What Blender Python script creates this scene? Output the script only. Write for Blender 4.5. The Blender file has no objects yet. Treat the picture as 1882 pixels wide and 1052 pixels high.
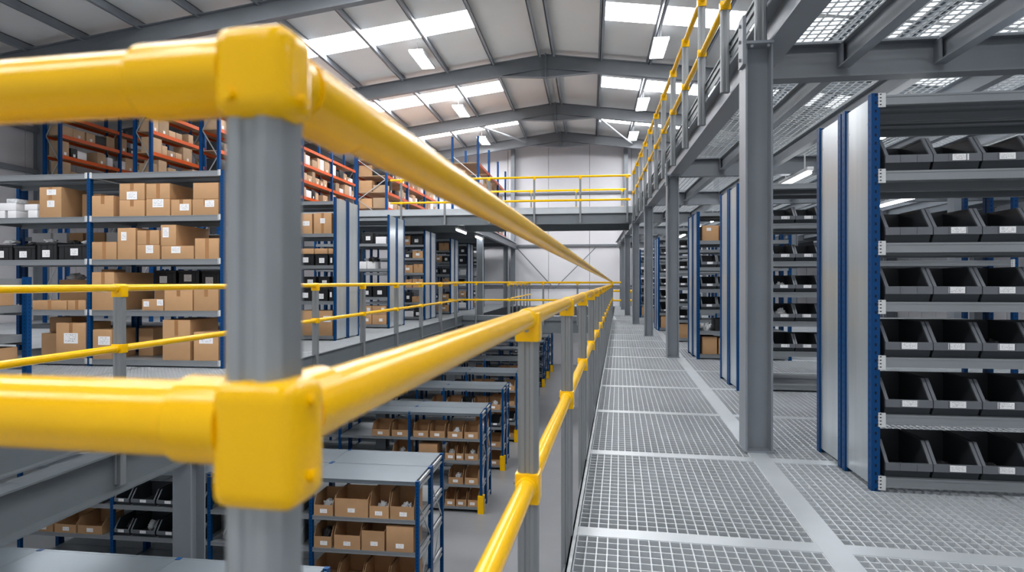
import bpy, bmesh, math, random
from mathutils import Vector, Matrix

random.seed(7)
scene = bpy.context.scene
COL = scene.collection
R = math.radians
ORD = ("first second third fourth fifth sixth seventh eighth ninth tenth eleventh twelfth thirteenth fourteenth "
       "fifteenth sixteenth seventeenth eighteenth nineteenth twentieth twenty-first twenty-second twenty-third "
       "twenty-fourth twenty-fifth twenty-sixth twenty-seventh twenty-eighth").split()

# ------------------------------------------------------------------ materials
def lin(c):
    return tuple(((v / 255) / 12.92 if v / 255 <= 0.04045 else ((v / 255 + 0.055) / 1.055) ** 2.4) for v in c) + (1,)

def material(name, rgb, rough=0.5, metal=0.0, noise=0.0, nscale=6.0, rnd=0.0, coat=0.0, bump=0.0, stretch=None, spec=None):
    m = bpy.data.materials.new(name)
    m.use_nodes = True
    nt = m.node_tree
    b = nt.nodes['Principled BSDF']
    b.inputs['Roughness'].default_value = rough
    b.inputs['Metallic'].default_value = metal
    if spec is not None:
        b.inputs['Specular IOR Level'].default_value = spec
    if coat:
        b.inputs['Coat Weight'].default_value = coat
        b.inputs['Coat Roughness'].default_value = 0.06
    base = lin(rgb)
    b.inputs['Base Color'].default_value = base
    src = None
    if noise or rnd:
        hsv = nt.nodes.new('ShaderNodeHueSaturation')
        hsv.inputs['Color'].default_value = base
        tc = nt.nodes.new('ShaderNodeTexCoord')
        val = None
        if noise:
            mp = nt.nodes.new('ShaderNodeMapping')
            if stretch:
                mp.inputs['Scale'].default_value = stretch
            nt.links.new(tc.outputs['Object'], mp.inputs['Vector'])
            nz = nt.nodes.new('ShaderNodeTexNoise')
            nz.inputs['Scale'].default_value = nscale
            nz.inputs['Detail'].default_value = 4
            nt.links.new(mp.outputs['Vector'], nz.inputs['Vector'])
            mr = nt.nodes.new('ShaderNodeMapRange')
            mr.inputs['From Min'].default_value = 0.3
            mr.inputs['From Max'].default_value = 0.7
            mr.inputs['To Min'].default_value = 1 - noise
            mr.inputs['To Max'].default_value = 1 + noise
            nt.links.new(nz.outputs['Fac'], mr.inputs['Value'])
            val = mr.outputs['Result']
            if bump:
                bp = nt.nodes.new('ShaderNodeBump')
                bp.inputs['Strength'].default_value = bump
                bp.inputs['Distance'].default_value = 0.01
                nt.links.new(nz.outputs['Fac'], bp.inputs['Height'])
                nt.links.new(bp.outputs['Normal'], b.inputs['Normal'])
        if rnd:
            oi = nt.nodes.new('ShaderNodeObjectInfo')
            mr2 = nt.nodes.new('ShaderNodeMapRange')
            mr2.inputs['To Min'].default_value = 1 - rnd
            mr2.inputs['To Max'].default_value = 1 + rnd
            nt.links.new(oi.outputs['Random'], mr2.inputs['Value'])
            if val is None:
                val = mr2.outputs['Result']
            else:
                mu = nt.nodes.new('ShaderNodeMath')
                mu.operation = 'MULTIPLY'
                nt.links.new(val, mu.inputs[0])
                nt.links.new(mr2.outputs['Result'], mu.inputs[1])
                val = mu.outputs[0]
        nt.links.new(val, hsv.inputs['Value'])
        nt.links.new(hsv.outputs['Color'], b.inputs['Base Color'])
    return m

def emitter(name, rgb, strength):
    m = bpy.data.materials.new(name)
    m.use_nodes = True
    nt = m.node_tree
    nt.nodes.remove(nt.nodes['Principled BSDF'])
    e = nt.nodes.new('ShaderNodeEmission')
    e.inputs['Color'].default_value = lin(rgb)
    e.inputs['Strength'].default_value = strength
    nt.links.new(e.outputs[0], nt.nodes['Material Output'].inputs['Surface'])
    return m

def galvanised(name, lo, hi, rough=0.42, scale=28.0, metal=0.75):
    m = material(name, lo, rough, metal)
    nt = m.node_tree
    b = nt.nodes['Principled BSDF']
    tc = nt.nodes.new('ShaderNodeTexCoord')
    vo = nt.nodes.new('ShaderNodeTexVoronoi')
    vo.inputs['Scale'].default_value = scale
    nz = nt.nodes.new('ShaderNodeTexNoise')
    nz.inputs['Scale'].default_value = scale * 0.25
    mx = nt.nodes.new('ShaderNodeMath')
    mx.operation = 'MULTIPLY_ADD'
    mx.inputs[1].default_value = 0.35
    rp = nt.nodes.new('ShaderNodeValToRGB')
    rp.color_ramp.elements[0].color = lin(lo)
    rp.color_ramp.elements[1].color = lin(hi)
    rp.color_ramp.elements[0].position = 0.4
    rp.color_ramp.elements[1].position = 0.85
    sp = nt.nodes.new('ShaderNodeSeparateColor')
    nt.links.new(tc.outputs['Object'], vo.inputs['Vector'])
    nt.links.new(tc.outputs['Object'], nz.inputs['Vector'])
    nt.links.new(vo.outputs['Color'], sp.inputs['Color'])
    nt.links.new(sp.outputs['Red'], mx.inputs[0])
    nt.links.new(nz.outputs['Fac'], mx.inputs[2])
    nt.links.new(mx.outputs[0], rp.inputs['Fac'])
    nt.links.new(rp.outputs['Color'], b.inputs['Base Color'])
    return m

def punched(name, rgb, pitch=0.05, hole=(18, 22, 30), rough=0.4):
    """paint with a row of small punched slots down the middle of each face (object Z)"""
    m = material(name, rgb, rough, 0.0, spec=0.2)
    nt = m.node_tree
    b = nt.nodes['Principled BSDF']
    tc = nt.nodes.new('ShaderNodeTexCoord')
    sx = nt.nodes.new('ShaderNodeSeparateXYZ')
    nt.links.new(tc.outputs['Object'], sx.inputs[0])
    def math_(op, a, bb=None):
        n = nt.nodes.new('ShaderNodeMath')
        n.operation = op
        for i, v in enumerate((a, bb)):
            if v is None:
                continue
            if isinstance(v, (int, float)):
                n.inputs[i].default_value = v
            else:
                nt.links.new(v, n.inputs[i])
        return n.outputs[0]
    fr = math_('FRACT', math_('MULTIPLY', sx.outputs['Z'], 1 / pitch))
    zmask = math_('LESS_THAN', fr, 0.36)
    ax = math_('LESS_THAN', math_('ABSOLUTE', sx.outputs['X']), 0.0055)
    ay = math_('LESS_THAN', math_('ABSOLUTE', sx.outputs['Y']), 0.0055)
    am = math_('MAXIMUM', ax, ay)
    mask = math_('MULTIPLY', zmask, am)
    mix = nt.nodes.new('ShaderNodeMix')
    mix.data_type = 'RGBA'
    mix.inputs['A'].default_value = lin(rgb)
    mix.inputs['B'].default_value = lin(hole)
    nt.links.new(mask, mix.inputs['Factor'])
    nt.links.new(mix.outputs['Result'], b.inputs['Base Color'])
    return m

def printed(name, paper, ink, lines=5.0):
    """white sticker with rows of tiny unreadable print (UV-free: generated coordinates)"""
    m = material(name, paper, 0.6)
    nt = m.node_tree
    b = nt.nodes['Principled BSDF']
    tc = nt.nodes.new('ShaderNodeTexCoord')
    sx = nt.nodes.new('ShaderNodeSeparateXYZ')
    nt.links.new(tc.outputs['Generated'], sx.inputs[0])
    def math_(op, a, bb=None):
        n = nt.nodes.new('ShaderNodeMath')
        n.operation = op
        for i, v in enumerate((a, bb)):
            if v is None:
                continue
            if isinstance(v, (int, float)):
                n.inputs[i].default_value = v
            else:
                nt.links.new(v, n.inputs[i])
        return n.outputs[0]
    rows = math_('LESS_THAN', math_('FRACT', math_('MULTIPLY', sx.outputs['Z'], lines)), 0.38)
    nz = nt.nodes.new('ShaderNodeTexNoise')
    nz.inputs['Scale'].default_value = 9
    mp = nt.nodes.new('ShaderNodeMapping')
    mp.inputs['Scale'].default_value = (2.2, 0.0, 1.3)
    oi = nt.nodes.new('ShaderNodeObjectInfo')
    nt.links.new(tc.outputs['Generated'], mp.inputs['Vector'])
    nt.links.new(oi.outputs['Location'], mp.inputs['Location'])
    nt.links.new(mp.outputs['Vector'], nz.inputs['Vector'])
    words_ = math_('GREATER_THAN', nz.outputs['Fac'], 0.53)
    inx = math_('MULTIPLY', math_('GREATER_THAN', sx.outputs['X'], 0.1), math_('LESS_THAN', sx.outputs['X'], 0.88))
    inz = math_('MULTIPLY', math_('GREATER_THAN', sx.outputs['Z'], 0.12), math_('LESS_THAN', sx.outputs['Z'], 0.86))
    mask = math_('MULTIPLY', math_('MULTIPLY', rows, words_), math_('MULTIPLY', inx, inz))
    mix = nt.nodes.new('ShaderNodeMix')
    mix.data_type = 'RGBA'
    mix.inputs['A'].default_value = lin(paper)
    mix.inputs['B'].default_value = lin(ink)
    nt.links.new(mask, mix.inputs['Factor'])
    nt.links.new(mix.outputs['Result'], b.inputs['Base Color'])
    return m

M_YEL = material('yellow_paint', (246, 190, 0), 0.22, 0.0, noise=0.03, nscale=9, coat=0.12, spec=0.22)
M_GALV = material('galvanised_steel', (150, 155, 158), 0.38, 0.45, noise=0.2, nscale=16, stretch=(1.3, 1.3, 0.3))
M_POST = material('galvanised_post', (134, 138, 141), 0.45, 0.35, noise=0.06, nscale=5, stretch=(1.5, 1.5, 0.3))
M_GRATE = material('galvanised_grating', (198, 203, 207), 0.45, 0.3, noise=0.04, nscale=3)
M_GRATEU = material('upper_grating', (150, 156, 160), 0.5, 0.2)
M_PLATE = material('galvanised_plate', (190, 196, 200), 0.4, 0.45, noise=0.05, nscale=2.2)
M_STEEL = material('grey_steel_paint', (132, 138, 145), 0.42, 0.0, noise=0.05, nscale=2.5)
M_STEELD = material('dark_steel_paint', (112, 117, 123), 0.45, 0.0, noise=0.05, nscale=2)
M_EDGE = material('edge_beam_grey', (112, 119, 124), 0.42, 0.25, noise=0.05, nscale=3)
M_BLUE = punched('blue_rack_paint', (0, 62, 114))
M_BLUEP = punched('pallet_rack_blue', (8, 66, 122), 0.075)
M_ORANGE = material('orange_beam_paint', (204, 84, 22), 0.4, noise=0.04, nscale=5)
M_SHELF = material('shelf_grey', (140, 145, 149), 0.38, 0.35, noise=0.05, nscale=3, stretch=(0.3, 1, 1))
M_PANEL = material('zinc_panel', (200, 207, 211), 0.28, 0.6, noise=0.07, nscale=3, stretch=(1, 3, 0.25))
M_TOP = material('zinc_top_sheet', (122, 131, 138), 0.36, 0.5, noise=0.07, nscale=1.6)
M_BRKT = punched('punched_bracket', (206, 209, 210), 0.021, (40, 44, 50))
M_BRACE = material('zinc_brace', (190, 194, 197), 0.35, 0.6)
M_CARD = material('cardboard', (186, 146, 105), 0.75, noise=0.05, nscale=5, rnd=0.09)
M_CARDP = material('pale_cardboard', (178, 150, 120), 0.75, noise=0.06, nscale=5, rnd=0.25)
M_CARDD = material('bin_cardboard', (176, 138, 100), 0.8, noise=0.05, nscale=7, rnd=0.1)
M_WHITE = material('white_carton', (226, 226, 228), 0.6, noise=0.02, nscale=5)
M_TAPE = material('parcel_tape', (164, 118, 76), 0.35, rnd=0.06)
M_STICK = printed('white_sticker', (240, 240, 241), (120, 122, 128))
M_BINM = material('grey_black_plastic', (52, 56, 61), 0.45, noise=0.04, nscale=8)
M_BINR = material('lit_plastic_rim', (100, 104, 110), 0.42, noise=0.03, nscale=8)  # same plastic as the bin, lightened to stand for light on the lip
M_BLACK = material('black_plastic', (28, 29, 32), 0.42, noise=0.1, nscale=9)
M_BAG = material('clear_plastic_bag', (205, 207, 210), 0.25, noise=0.3, nscale=22, bump=0.6)
M_BAGD = material('dark_parts', (40, 41, 44), 0.35, noise=0.5, nscale=18, bump=0.6)
M_CONC = material('concrete_floor', (130, 132, 135), 0.32, 0.0, noise=0.05, nscale=1.2)
M_WALLP = material('white_wall_panel', (214, 214, 218), 0.5, noise=0.02, nscale=1.0)
M_SEAM = material('seam_shadow_gap', (120, 122, 126), 0.6)
M_LINER = material('roof_liner', (222, 221, 219), 0.6, noise=0.02, nscale=0.8)
M_SKY = emitter('rooflight_daylight', (253, 253, 255), 26.0)
M_FILL = emitter('roof_fill_glow', (240, 249, 255), 2.2)  # added glow that brightens the right upper deck and its grating gaps
M_LED = emitter('led_diffuser', (255, 255, 255), 34.0)
M_TUBE = emitter('tube_glow', (248, 251, 255), 22.0)
M_LAMPB = material('lamp_housing', (222, 223, 224), 0.4)
M_CABLE = material('thin_cable', (170, 172, 174), 0.4)

# ------------------------------------------------------------------ mesh helpers
class MB:
    def __init__(s):
        s.v, s.f = [], []
    def add(s, vs, fs):
        b = len(s.v)
        s.v += [tuple(v) for v in vs]
        s.f += [tuple(b + i for i in f) for f in fs]
        return s
    def box(s, x0, x1, y0, y1, z0, z1):
        return s.add([(x0, y0, z0), (x1, y0, z0), (x1, y1, z0), (x0, y1, z0), (x0, y0, z1), (x1, y0, z1), (x1, y1, z1), (x0, y1, z1)],
                     [(0, 3, 2, 1), (4, 5, 6, 7), (0, 1, 5, 4), (1, 2, 6, 5), (2, 3, 7, 6), (3, 0, 4, 7)])
    def cbox(s, x0, x1, y0, y1, z0, z1, c=0.004):
        """box with chamfered edges"""
        bm = bmesh.new()
        bmesh.ops.create_cube(bm, size=1)
        for v in bm.verts:
            v.co = ((x0 + x1) / 2 + v.co.x * (x1 - x0), (y0 + y1) / 2 + v.co.y * (y1 - y0), (z0 + z1) / 2 + v.co.z * (z1 - z0))
        bmesh.ops.bevel(bm, geom=bm.edges[:], offset=c, segments=4 if c > .011 else 2, affect='EDGES', profile=0.6)
        bm.verts.index_update()
        s.add([v.co for v in bm.verts], [[v.index for v in f.verts] for f in bm.faces])
        bm.free()
        return s
    def prism(s, pts, p0, p1, ax, ay):
        """extrude a 2-D outline (in axes ax, ay) from p0 to p1"""
        p0, p1, ax, ay = Vector(p0), Vector(p1), Vector(ax), Vector(ay)
        n = len(pts)
        vs = [p0 + ax * a + ay * b for a, b in pts] + [p1 + ax * a + ay * b for a, b in pts]
        return s.add(vs, [tuple(range(n))[::-1], tuple(range(n, 2 * n))] + [(i, (i + 1) % n, n + (i + 1) % n, n + i) for i in range(n)])
    def bar(s, p0, p1, w, h, up=(0, 0, 1)):
        p0, p1, up = Vector(p0), Vector(p1), Vector(up)
        d = (p1 - p0).normalized()
        ax = d.cross(up).normalized()
        ay = ax.cross(d).normalized()
        return s.prism([(-w / 2, -h / 2), (w / 2, -h / 2), (w / 2, h / 2), (-w / 2, h / 2)], p0, p1, ax, ay)
    def ibeam(s, p0, p1, w, h, tf=0.014, tw=0.01, up=(0, 0, 1)):
        p0, p1, up = Vector(p0), Vector(p1), Vector(up)
        d = (p1 - p0).normalized()
        ax = d.cross(up).normalized()
        ay = ax.cross(d).normalized()
        a, b, t = w / 2, h / 2, tw / 2
        pts = [(-a, -b), (a, -b), (a, -b + tf), (t, -b + tf), (t, b - tf), (a, b - tf), (a, b), (-a, b), (-a, b - tf), (-t, b - tf), (-t, -b + tf), (-a, -b + tf)]
        n = 12
        vs = [p0 + ax * x + ay * y for x, y in pts] + [p1 + ax * x + ay * y for x, y in pts]
        fs = [(i, (i + 1) % n, n + (i + 1) % n, n + i) for i in range(n)]
        for o in (0, n):
            fs += [(o + 0, o + 1, o + 2, o + 3, o + 10, o + 11), (o + 3, o + 4, o + 9, o + 10), (o + 4, o + 5, o + 6, o + 7, o + 8, o + 9)]
        return s.add(vs, fs)
    def tube(s, p0, p1, r, n=20, r2=None):
        p0, p1 = Vector(p0), Vector(p1)
        d = (p1 - p0).normalized()
        ax = d.cross(Vector((0, 0, 1)))
        ax = Vector((1, 0, 0)) if ax.length < 1e-6 else ax.normalized()
        ay = ax.cross(d)
        r2 = r if r2 is None else r2
        c = [(math.cos(2 * math.pi * i / n), math.sin(2 * math.pi * i / n)) for i in range(n)]
        vs = [p0 + (ax * a + ay * b) * r for a, b in c] + [p1 + (ax * a + ay * b) * r2 for a, b in c]
        return s.add(vs, [tuple(range(n))[::-1], tuple(range(n, 2 * n))] + [(i, (i + 1) % n, n + (i + 1) % n, n + i) for i in range(n)])
    def ball(s, p, r, n=12):
        bm = bmesh.new()
        bmesh.ops.create_uvsphere(bm, u_segments=n, v_segments=n // 2, radius=r)
        bm.verts.index_update()
        s.add([v.co + Vector(p) for v in bm.verts], [[v.index for v in f.verts] for f in bm.faces])
        bm.free()
        return s
    def mesh(s, name, mat, smooth=True):
        me = bpy.data.meshes.new(name)
        me.from_pydata(s.v, [], s.f)
        bm = bmesh.new()
        bm.from_mesh(me)
        bmesh.ops.recalc_face_normals(bm, faces=bm.faces[:])
        bm.to_mesh(me)
        bm.free()
        if smooth:
            me.polygons.foreach_set('use_smooth', [True] * len(me.polygons))
            me.set_sharp_from_angle(angle=R(35))
        me.materials.append(mat)
        return me
    def build(s, name, mat, parent=None, smooth=True):
        return link(name, s.mesh(name, mat, smooth), parent)

def link(name, data, parent=None, loc=None, rz=0.0):
    o = bpy.data.objects.new(name, data)
    COL.objects.link(o)
    if parent is not None:
        o.parent = parent
    if loc is not None:
        o.location = loc
    o.rotation_euler.z = rz
    return o

def tag(o, label, cat, group=None):
    o['label'] = label
    o['category'] = cat
    if group:
        o['group'] = group
    return o

def empty(name, loc, label, cat, group=None, rz=0.0):
    o = link(name, None, None, loc, rz)
    return tag(o, label, cat, group)

def struct(o, label=None):
    o['kind'] = 'structure'
    if label:
        o['label'] = label
    return o

def copy_tree(o, parent=None):
    c = o.copy()
    COL.objects.link(c)
    if parent is not None:
        c.parent = parent
    for ch in list(o.children):
        copy_tree(ch, c)
    return c

# ------------------------------------------------------------------ setting: floor, walls, roof
GZ = -3.4           # ground floor
RX, RZ, SL = -1.6, 9.5, 0.13   # ridge position, rafter top at ridge, roof slope
YB, YE = -8.0, 34.6  # building from behind the camera to the end wall
XL, XR = -18.6, 13.0
def roof(x):
    return RZ - SL * abs(x - RX)

struct(MB().box(XL, XR, YB, YE, GZ - 0.2, GZ).build('floor', M_CONC), 'polished grey concrete ground floor below the decks')

# end wall: panels with seams over a darker backing, rails and columns
mb = MB()
edges = [XL + 2.32 * i for i in range(15)]
for a, b in zip(edges[:-1], edges[1:]):
    b = min(b, XR)
    if a >= b:
        break
    for z0, z1 in ((GZ, 0.9), (0.93, 3.2), (3.23, 6.25), (6.28, None)):
        if z1 is None:
            mb.add([(a + .012, YE, z0), (b - .012, YE, z0), (b - .012, YE, roof(b) + .3), (a + .012, YE, roof(a) + .3),
                    (a + .012, YE + .1, z0), (b - .012, YE + .1, z0), (b - .012, YE + .1, roof(b) + .3), (a + .012, YE + .1, roof(a) + .3)],
                   [(0, 1, 2, 3), (4, 7, 6, 5), (0, 4, 5, 1), (3, 2, 6, 7), (1, 5, 6, 2), (0, 3, 7, 4)])
        else:
            mb.box(a + .012, b - .012, YE, YE + .1, z0, z1)
struct(mb.build('wall_end', M_WALLP), 'white panelled gable wall at the far end')
bk = MB()
bk.add([(XL, YE + .1, GZ), (XR, YE + .1, GZ), (XR, YE + .1, roof(XR) + .3), (RX, YE + .1, RZ + .3), (XL, YE + .1, roof(XL) + .3)], [(0, 1, 2, 3, 4)])
struct(bk.build('wall_end_backing', M_SEAM), 'dark backing behind the gable wall seams')
for i, z in enumerate((1.05, 3.35, 6.3)):
    struct(MB().bar((XL, YE - .06, z), (XR, YE - .06, z), 0.1, 0.11).build('wall_rail', M_STEELD),
           'grey horizontal rail on the gable wall, %s from the deck up' % ORD[i])
for i, x in enumerate((-14.0, -9.2, -4.35, 1.95, 6.8)):
    struct(MB().ibeam((x, YE - .3, GZ), (x, YE - .3, roof(x) - .3), 0.22, 0.3, up=(0, 1, 0)).build('wall_column', M_STEEL),
           'grey steel gable column, %s from the pallet rack side' % ORD[i])
struct(MB().bar((-4.3, YE - .4, 3.4), (-2.0, YE - .4, .9), .06, .06).bar((-2.0, YE - .4, .9), (0.3, YE - .4, 3.2), .05, .05).bar((-2.0, YE - .4, .9), (-2.0, YE - .4, -3.2), .05, .05)
       .build('wall_brace', M_STEELD), 'thin diagonal braces crossing the white gable wall')

def long_wall(name, x, sgn, label):
    w = MB()
    y = YB
    while y < YE:
        y1 = min(y + 1.0, YE)
        w.box(min(x, x + sgn * .06), max(x, x + sgn * .06), y + .01, y1 - .01, GZ, roof(x) + .25)
        y = y1
    w.box(min(x + sgn * .06, x + sgn * .1), max(x + sgn * .06, x + sgn * .1), YB, YE, GZ, roof(x) + .25)
    struct(w.build(name, M_WALLP), label)
long_wall('wall_left', XL, -1, 'pale ribbed cladding wall behind the pallet racks')
long_wall('wall_right', XR, 1, 'pale ribbed cladding wall beyond the picking racks')
struct(MB().ibeam((XL + .2, 18.4, GZ), (XL + .2, 18.4, roof(XL) - .1), .25, .36, .02, .014, up=(1, 0, 0)).build('wall_column', M_STEEL), 'grey steel wall post beside the outermost pallet rack')
for i, z in enumerate((5.0, 6.4)):
    struct(MB().bar((XL + .08, YB, z), (XL + .08, YE, z), .12, .16).build('wall_rail', M_STEEL), 'grey sheeting rail along the side wall, %s up' % ('lower' if i == 0 else 'higher'))

# roof liner with rooflight openings
BANDS = [(-3.0, -1.8), (4.5, 5.7), (11.3, 12.5), (17.9, 19.15), (24.4, 25.7), (30.0, 31.2)]
O0, O1 = 2.0, 10.4
DZ = 0.2            # liner sits on the purlins above the rafters
win = 0
for s, nm in ((-1, 'ceiling_left'), (1, 'ceiling_right')):
    mb = MB()
    def slab(o0, o1, y0, y1, m=None, t=0.08):
        m = mb if m is None else m
        xa, xb = RX + s * o0, RX + s * o1
        za, zb = roof(xa) + DZ, roof(xb) + DZ
        m.add([(xa, y0, za), (xb, y0, zb), (xb, y1, zb), (xa, y1, za), (xa, y0, za + t), (xb, y0, zb + t), (xb, y1, zb + t), (xa, y1, za + t)],
              [(0, 1, 2, 3), (4, 7, 6, 5), (0, 4, 5, 1), (1, 5, 6, 2), (2, 6, 7, 3), (3, 7, 4, 0)])
    omax = 17.0 if s < 0 else 14.6
    slab(0, O0, YB, YE + .2)
    O1 = 10.4 if s < 0 else 7.0
    OUT = [(-1.0 + 2.7 * q, 1.5 + 2.7 * q) for q in range(10)] if s > 0 else []  # extra glowing panels put in to light the right deck from above
    if s < 0:
        slab(O1, omax, YB, YE + .2)
    else:
        slab(O1, O1 + .3, YB, YE + .2)
        slab(omax - .3, omax, YB, YE + .2)
        y = YB
        for a, b in OUT + [(YE + .2, None)]:
            slab(O1 + .3, omax - .3, y, a)
            y = b
    y = YB
    for a, b in BANDS + [(YE + .2, None)]:
        slab(O0, O1, y, a)
        y = b
    struct(mb.build(nm, M_LINER), 'pale roof liner, slope over the %s' % ('open boxes side' if s < 0 else 'picking bins side'))
    for k, (a, b) in enumerate(BANDS):
        win += 1
        wm = MB()
        slab(O0, O1, a, b, wm, 0.03)

        struct(wm.build('window_%d' % win, M_SKY), 'bright translucent rooflight strip, %s bay, %s slope' % (ORD[k], 'left' if s < 0 else 'right'))

    for k, (a, b) in enumerate(OUT):
        win += 1
        wm = MB()
        slab(O1 + .3, omax - .3, a, b, wm, 0.03)
        struct(wm.build('window_%d' % win, M_FILL), 'added glowing fill panel above the right upper deck, %s from the near end' % ORD[k])

# purlins
offs = [0.25, 1.95, 3.65, 5.35, 7.05, 8.75, 10.45, 12.15, 13.85, 15.55]
for s in (-1, 1):
    for k, o in enumerate(offs):
        x = RX + s * o
        if x < XL + .2 or x > XR - .2:
            continue
        z = roof(x) + DZ - .1
        m = MB()
        m.box(x - .012, x + .012, YB, YE, z - .15, z + .1).box(x - .012, x + .09, YB, YE, z - .15, z - .135).box(x - .07, x + .012, YB, YE, z + .08, z + .1)
        struct(m.build('roof_purlin', M_STEEL), 'grey roof purlin, %s from the ridge, %s slope' % (ORD[k], 'left' if s < 0 else 'right'))

# portal frames
FR = [-6.0, 1.5, 8.2, 15.0, 22.0, 28.0, 33.4]
for k, y in enumerate(FR):
    m = MB()
    for s in (-1, 1):
        xe = XL + .25 if s < 0 else XR - .25
        zc = roof(xe)
        m.ibeam((RX, y, RZ - .25), (xe, y, zc - .25), 0.22, 0.5, .02, .014)
        # haunch at the ridge
        x1 = RX + s * 1.7
        m.add([(RX, y - .02, RZ - .45), (x1, y - .02, roof(x1) - .5), (RX, y - .02, RZ - .82), (RX, y + .02, RZ - .45), (x1, y + .02, roof(x1) - .5), (RX, y + .02, RZ - .82)],
              [(0, 1, 2), (3, 5, 4), (0, 3, 4, 1), (1, 4, 5, 2), (2, 5, 3, 0)])
        m.bar((RX, y, RZ - .82), (x1, y, roof(x1) - .5), .2, .02)
    m.box(RX - .02, RX + .02, y - .12, y + .12, RZ - .84, RZ + .03)
    struct(m.build('roof_rafter', M_STEELD), 'dark grey steel portal rafter, %s from the gable wall' % ORD[len(FR) - 1 - k])
    for x in (XL + .25, XR - .25):
        struct(MB().ibeam((x, y, GZ), (x, y, roof(x) - .1), 0.25, 0.4, .02, .014, up=(1, 0, 0)).build('wall_column', M_STEEL),
               'grey steel portal column, %s from the gable wall, %s side' % (ORD[len(FR) - 1 - k], 'left' if x < 0 else 'right'))
struct(MB().tube((-5.4, 28.3, roof(-5.4) - .3), (-3.5, 33.2, roof(-3.5) - .3), .05, 10).build('roof_brace', M_BRACE), 'pale tubular roof brace, left slope, last bay')
struct(MB().tube((.2, 28.3, roof(.2) - .3), (2.2, 33.2, roof(2.2) - .3), .05, 10).build('roof_brace', M_BRACE), 'pale tubular roof brace, right slope, last bay')

# ------------------------------------------------------------------ lamps
def pendant(x, y, label):
    z = 8.8
    e = empty('pendant_lamp', (x, y, z), label, 'lamp')
    MB().cbox(-.24, .24, -.8, .8, 0, .09, .012).build('housing', M_LAMPB, e)
    MB().box(-.215, .215, -.77, .77, -.012, -.001).build('diffuser', M_LED, e)
    for yy in (-.6, .6):
        MB().tube((0, yy, .088), (0, yy, roof(x) + DZ - z), .008, 6).build('cable', M_CABLE, e)
for i, y in enumerate((-6.8, -.2, 7.0, 13.6, 20.1, 26.4, 32.1)):
    for s, x in (('left', -5.65), ('right', 2.19)):
        pendant(x, y, 'white pendant LED panel hanging under the %s roof slope, %s from the gable wall' % (s, ORD[6 - i]))

def tube_lamp(x, y, z, label, ln=1.5):
    e = empty('tube_lamp', (x, y, z), label, 'lamp')
    MB().cbox(-.05, .05, -ln / 2, ln / 2, .03, .09, .008).build('housing', M_LAMPB, e)
    MB().tube((0, -ln / 2 + .03, 0), (0, ln / 2 - .03, 0), .03, 12).build('tube', M_TUBE, e)
    MB().box(-.01, .01, -.5, -.48, .09, .34).box(-.01, .01, .48, .5, .09, .34).build('hanger', M_CABLE, e)
for i, y in enumerate((0.5, 4.2, 7.6, 10.9, 14.2, 17.4, 20.6, 23.8, 27)):
    tube_lamp(3.45, y, 3.03, 'bright fluorescent tube under the right upper deck, %s from the near end' % ORD[i])
    tube_lamp(6.6, y, 3.03, 'bright fluorescent tube beyond the picking racks, %s from the near end' % ORD[i])
tube_lamp(-4.3, 20.1, 2.98, 'bright fluorescent tube under the bridge, nearer one')
tube_lamp(-4.25, 23.2, 2.98, 'bright fluorescent tube behind the bridge column, farther one')
tube_lamp(-7.5, 26.3, 2.98, 'fluorescent tube above the far box racks under the upper deck')
for i, y in enumerate((3.2, 6.9, 10.4, 13.9, 17.4)):
    tube_lamp(-6.2, y - .2, GZ + 2.65, 'fluorescent tube over the ground floor racks, %s from the near end' % ORD[i])

# ------------------------------------------------------------------ decks
UX, UY = Vector((1, -.0464, 0)).normalized(), Vector((.0464, 1, 0)).normalized()   # the walkway runs at a slight angle
RO = Vector((-.2406, 0, 0))
WA = -math.atan(.0464)
def W(n, s, z=0.0):
    return RO + UX * n + UY * s + Vector((0, 0, z))

def grating_mesh(name, w, l, pw=.05, pl=.0665, t=.006, h=.03, border=.01, mat=None, h2=None):
    m = MB()
    nx, ny = max(2, round(w / pw)), max(2, round(l / pl))
    for i in range(nx + 1):
        x = w * i / nx
        b = border if i in (0, nx) else t
        m.box(max(0, x - b / 2), min(w, x + b / 2), 0, l, -h, 0)
    for j in range(ny + 1):
        y = l * j / ny
        b = border if j in (0, ny) else t
        m.box(0, w, max(0, y - b / 2), min(l, y + b / 2), -(h2 or h) + .002, -.0008)
    return m.mesh(name, mat or M_GRATE, False)

PANELS = {}
def panel(n0, n1, s0, s1, label):
    k = (round(n1 - n0, 3), round(s1 - s0, 3))
    if k not in PANELS:
        PANELS[k] = grating_mesh('floor_panel', *k)
    o = link('floor_panel', PANELS[k], None, W(n0, s0), WA)
    return struct(o, label)

SROWS = [3.2 + 1.5 * k for k in range(-3, 22)]
NCOLS = [(.03, 1.2), (1.33, 2.5), (2.53, 3.7), (3.73, 4.9), (4.93, 6.1)]
for j, s0 in enumerate(SROWS[:-1]):
    for i, (a, b) in enumerate(NCOLS):
        if j > 14 and i > 2:
            continue
        panel(a, b, s0 + .055, s0 + 1.5 - .055, 'galvanised grating panel, %s row from the near end, %s from the guardrail' % (ORD[j], ORD[i]))
    m = MB()
    m.box(.02, 6.1 if j <= 14 else 3.7, -.055, .055, -.006, .002)
    o = m.build('floor_strip', M_PLATE)
    o.location = W(0, s0)
    o.rotation_euler.z = WA
    struct(o, 'flat steel strip across the walkway, %s from the near end' % ORD[j])
m = MB()
m.box(1.2, 1.33, SROWS[0], SROWS[-1], -.006, .003)
o = m.build('floor_strip', M_PLATE)
o.location = W(0, 0)
o.rotation_euler.z = WA
struct(o, 'long flat steel strip along the walkway beside the columns')
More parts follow.
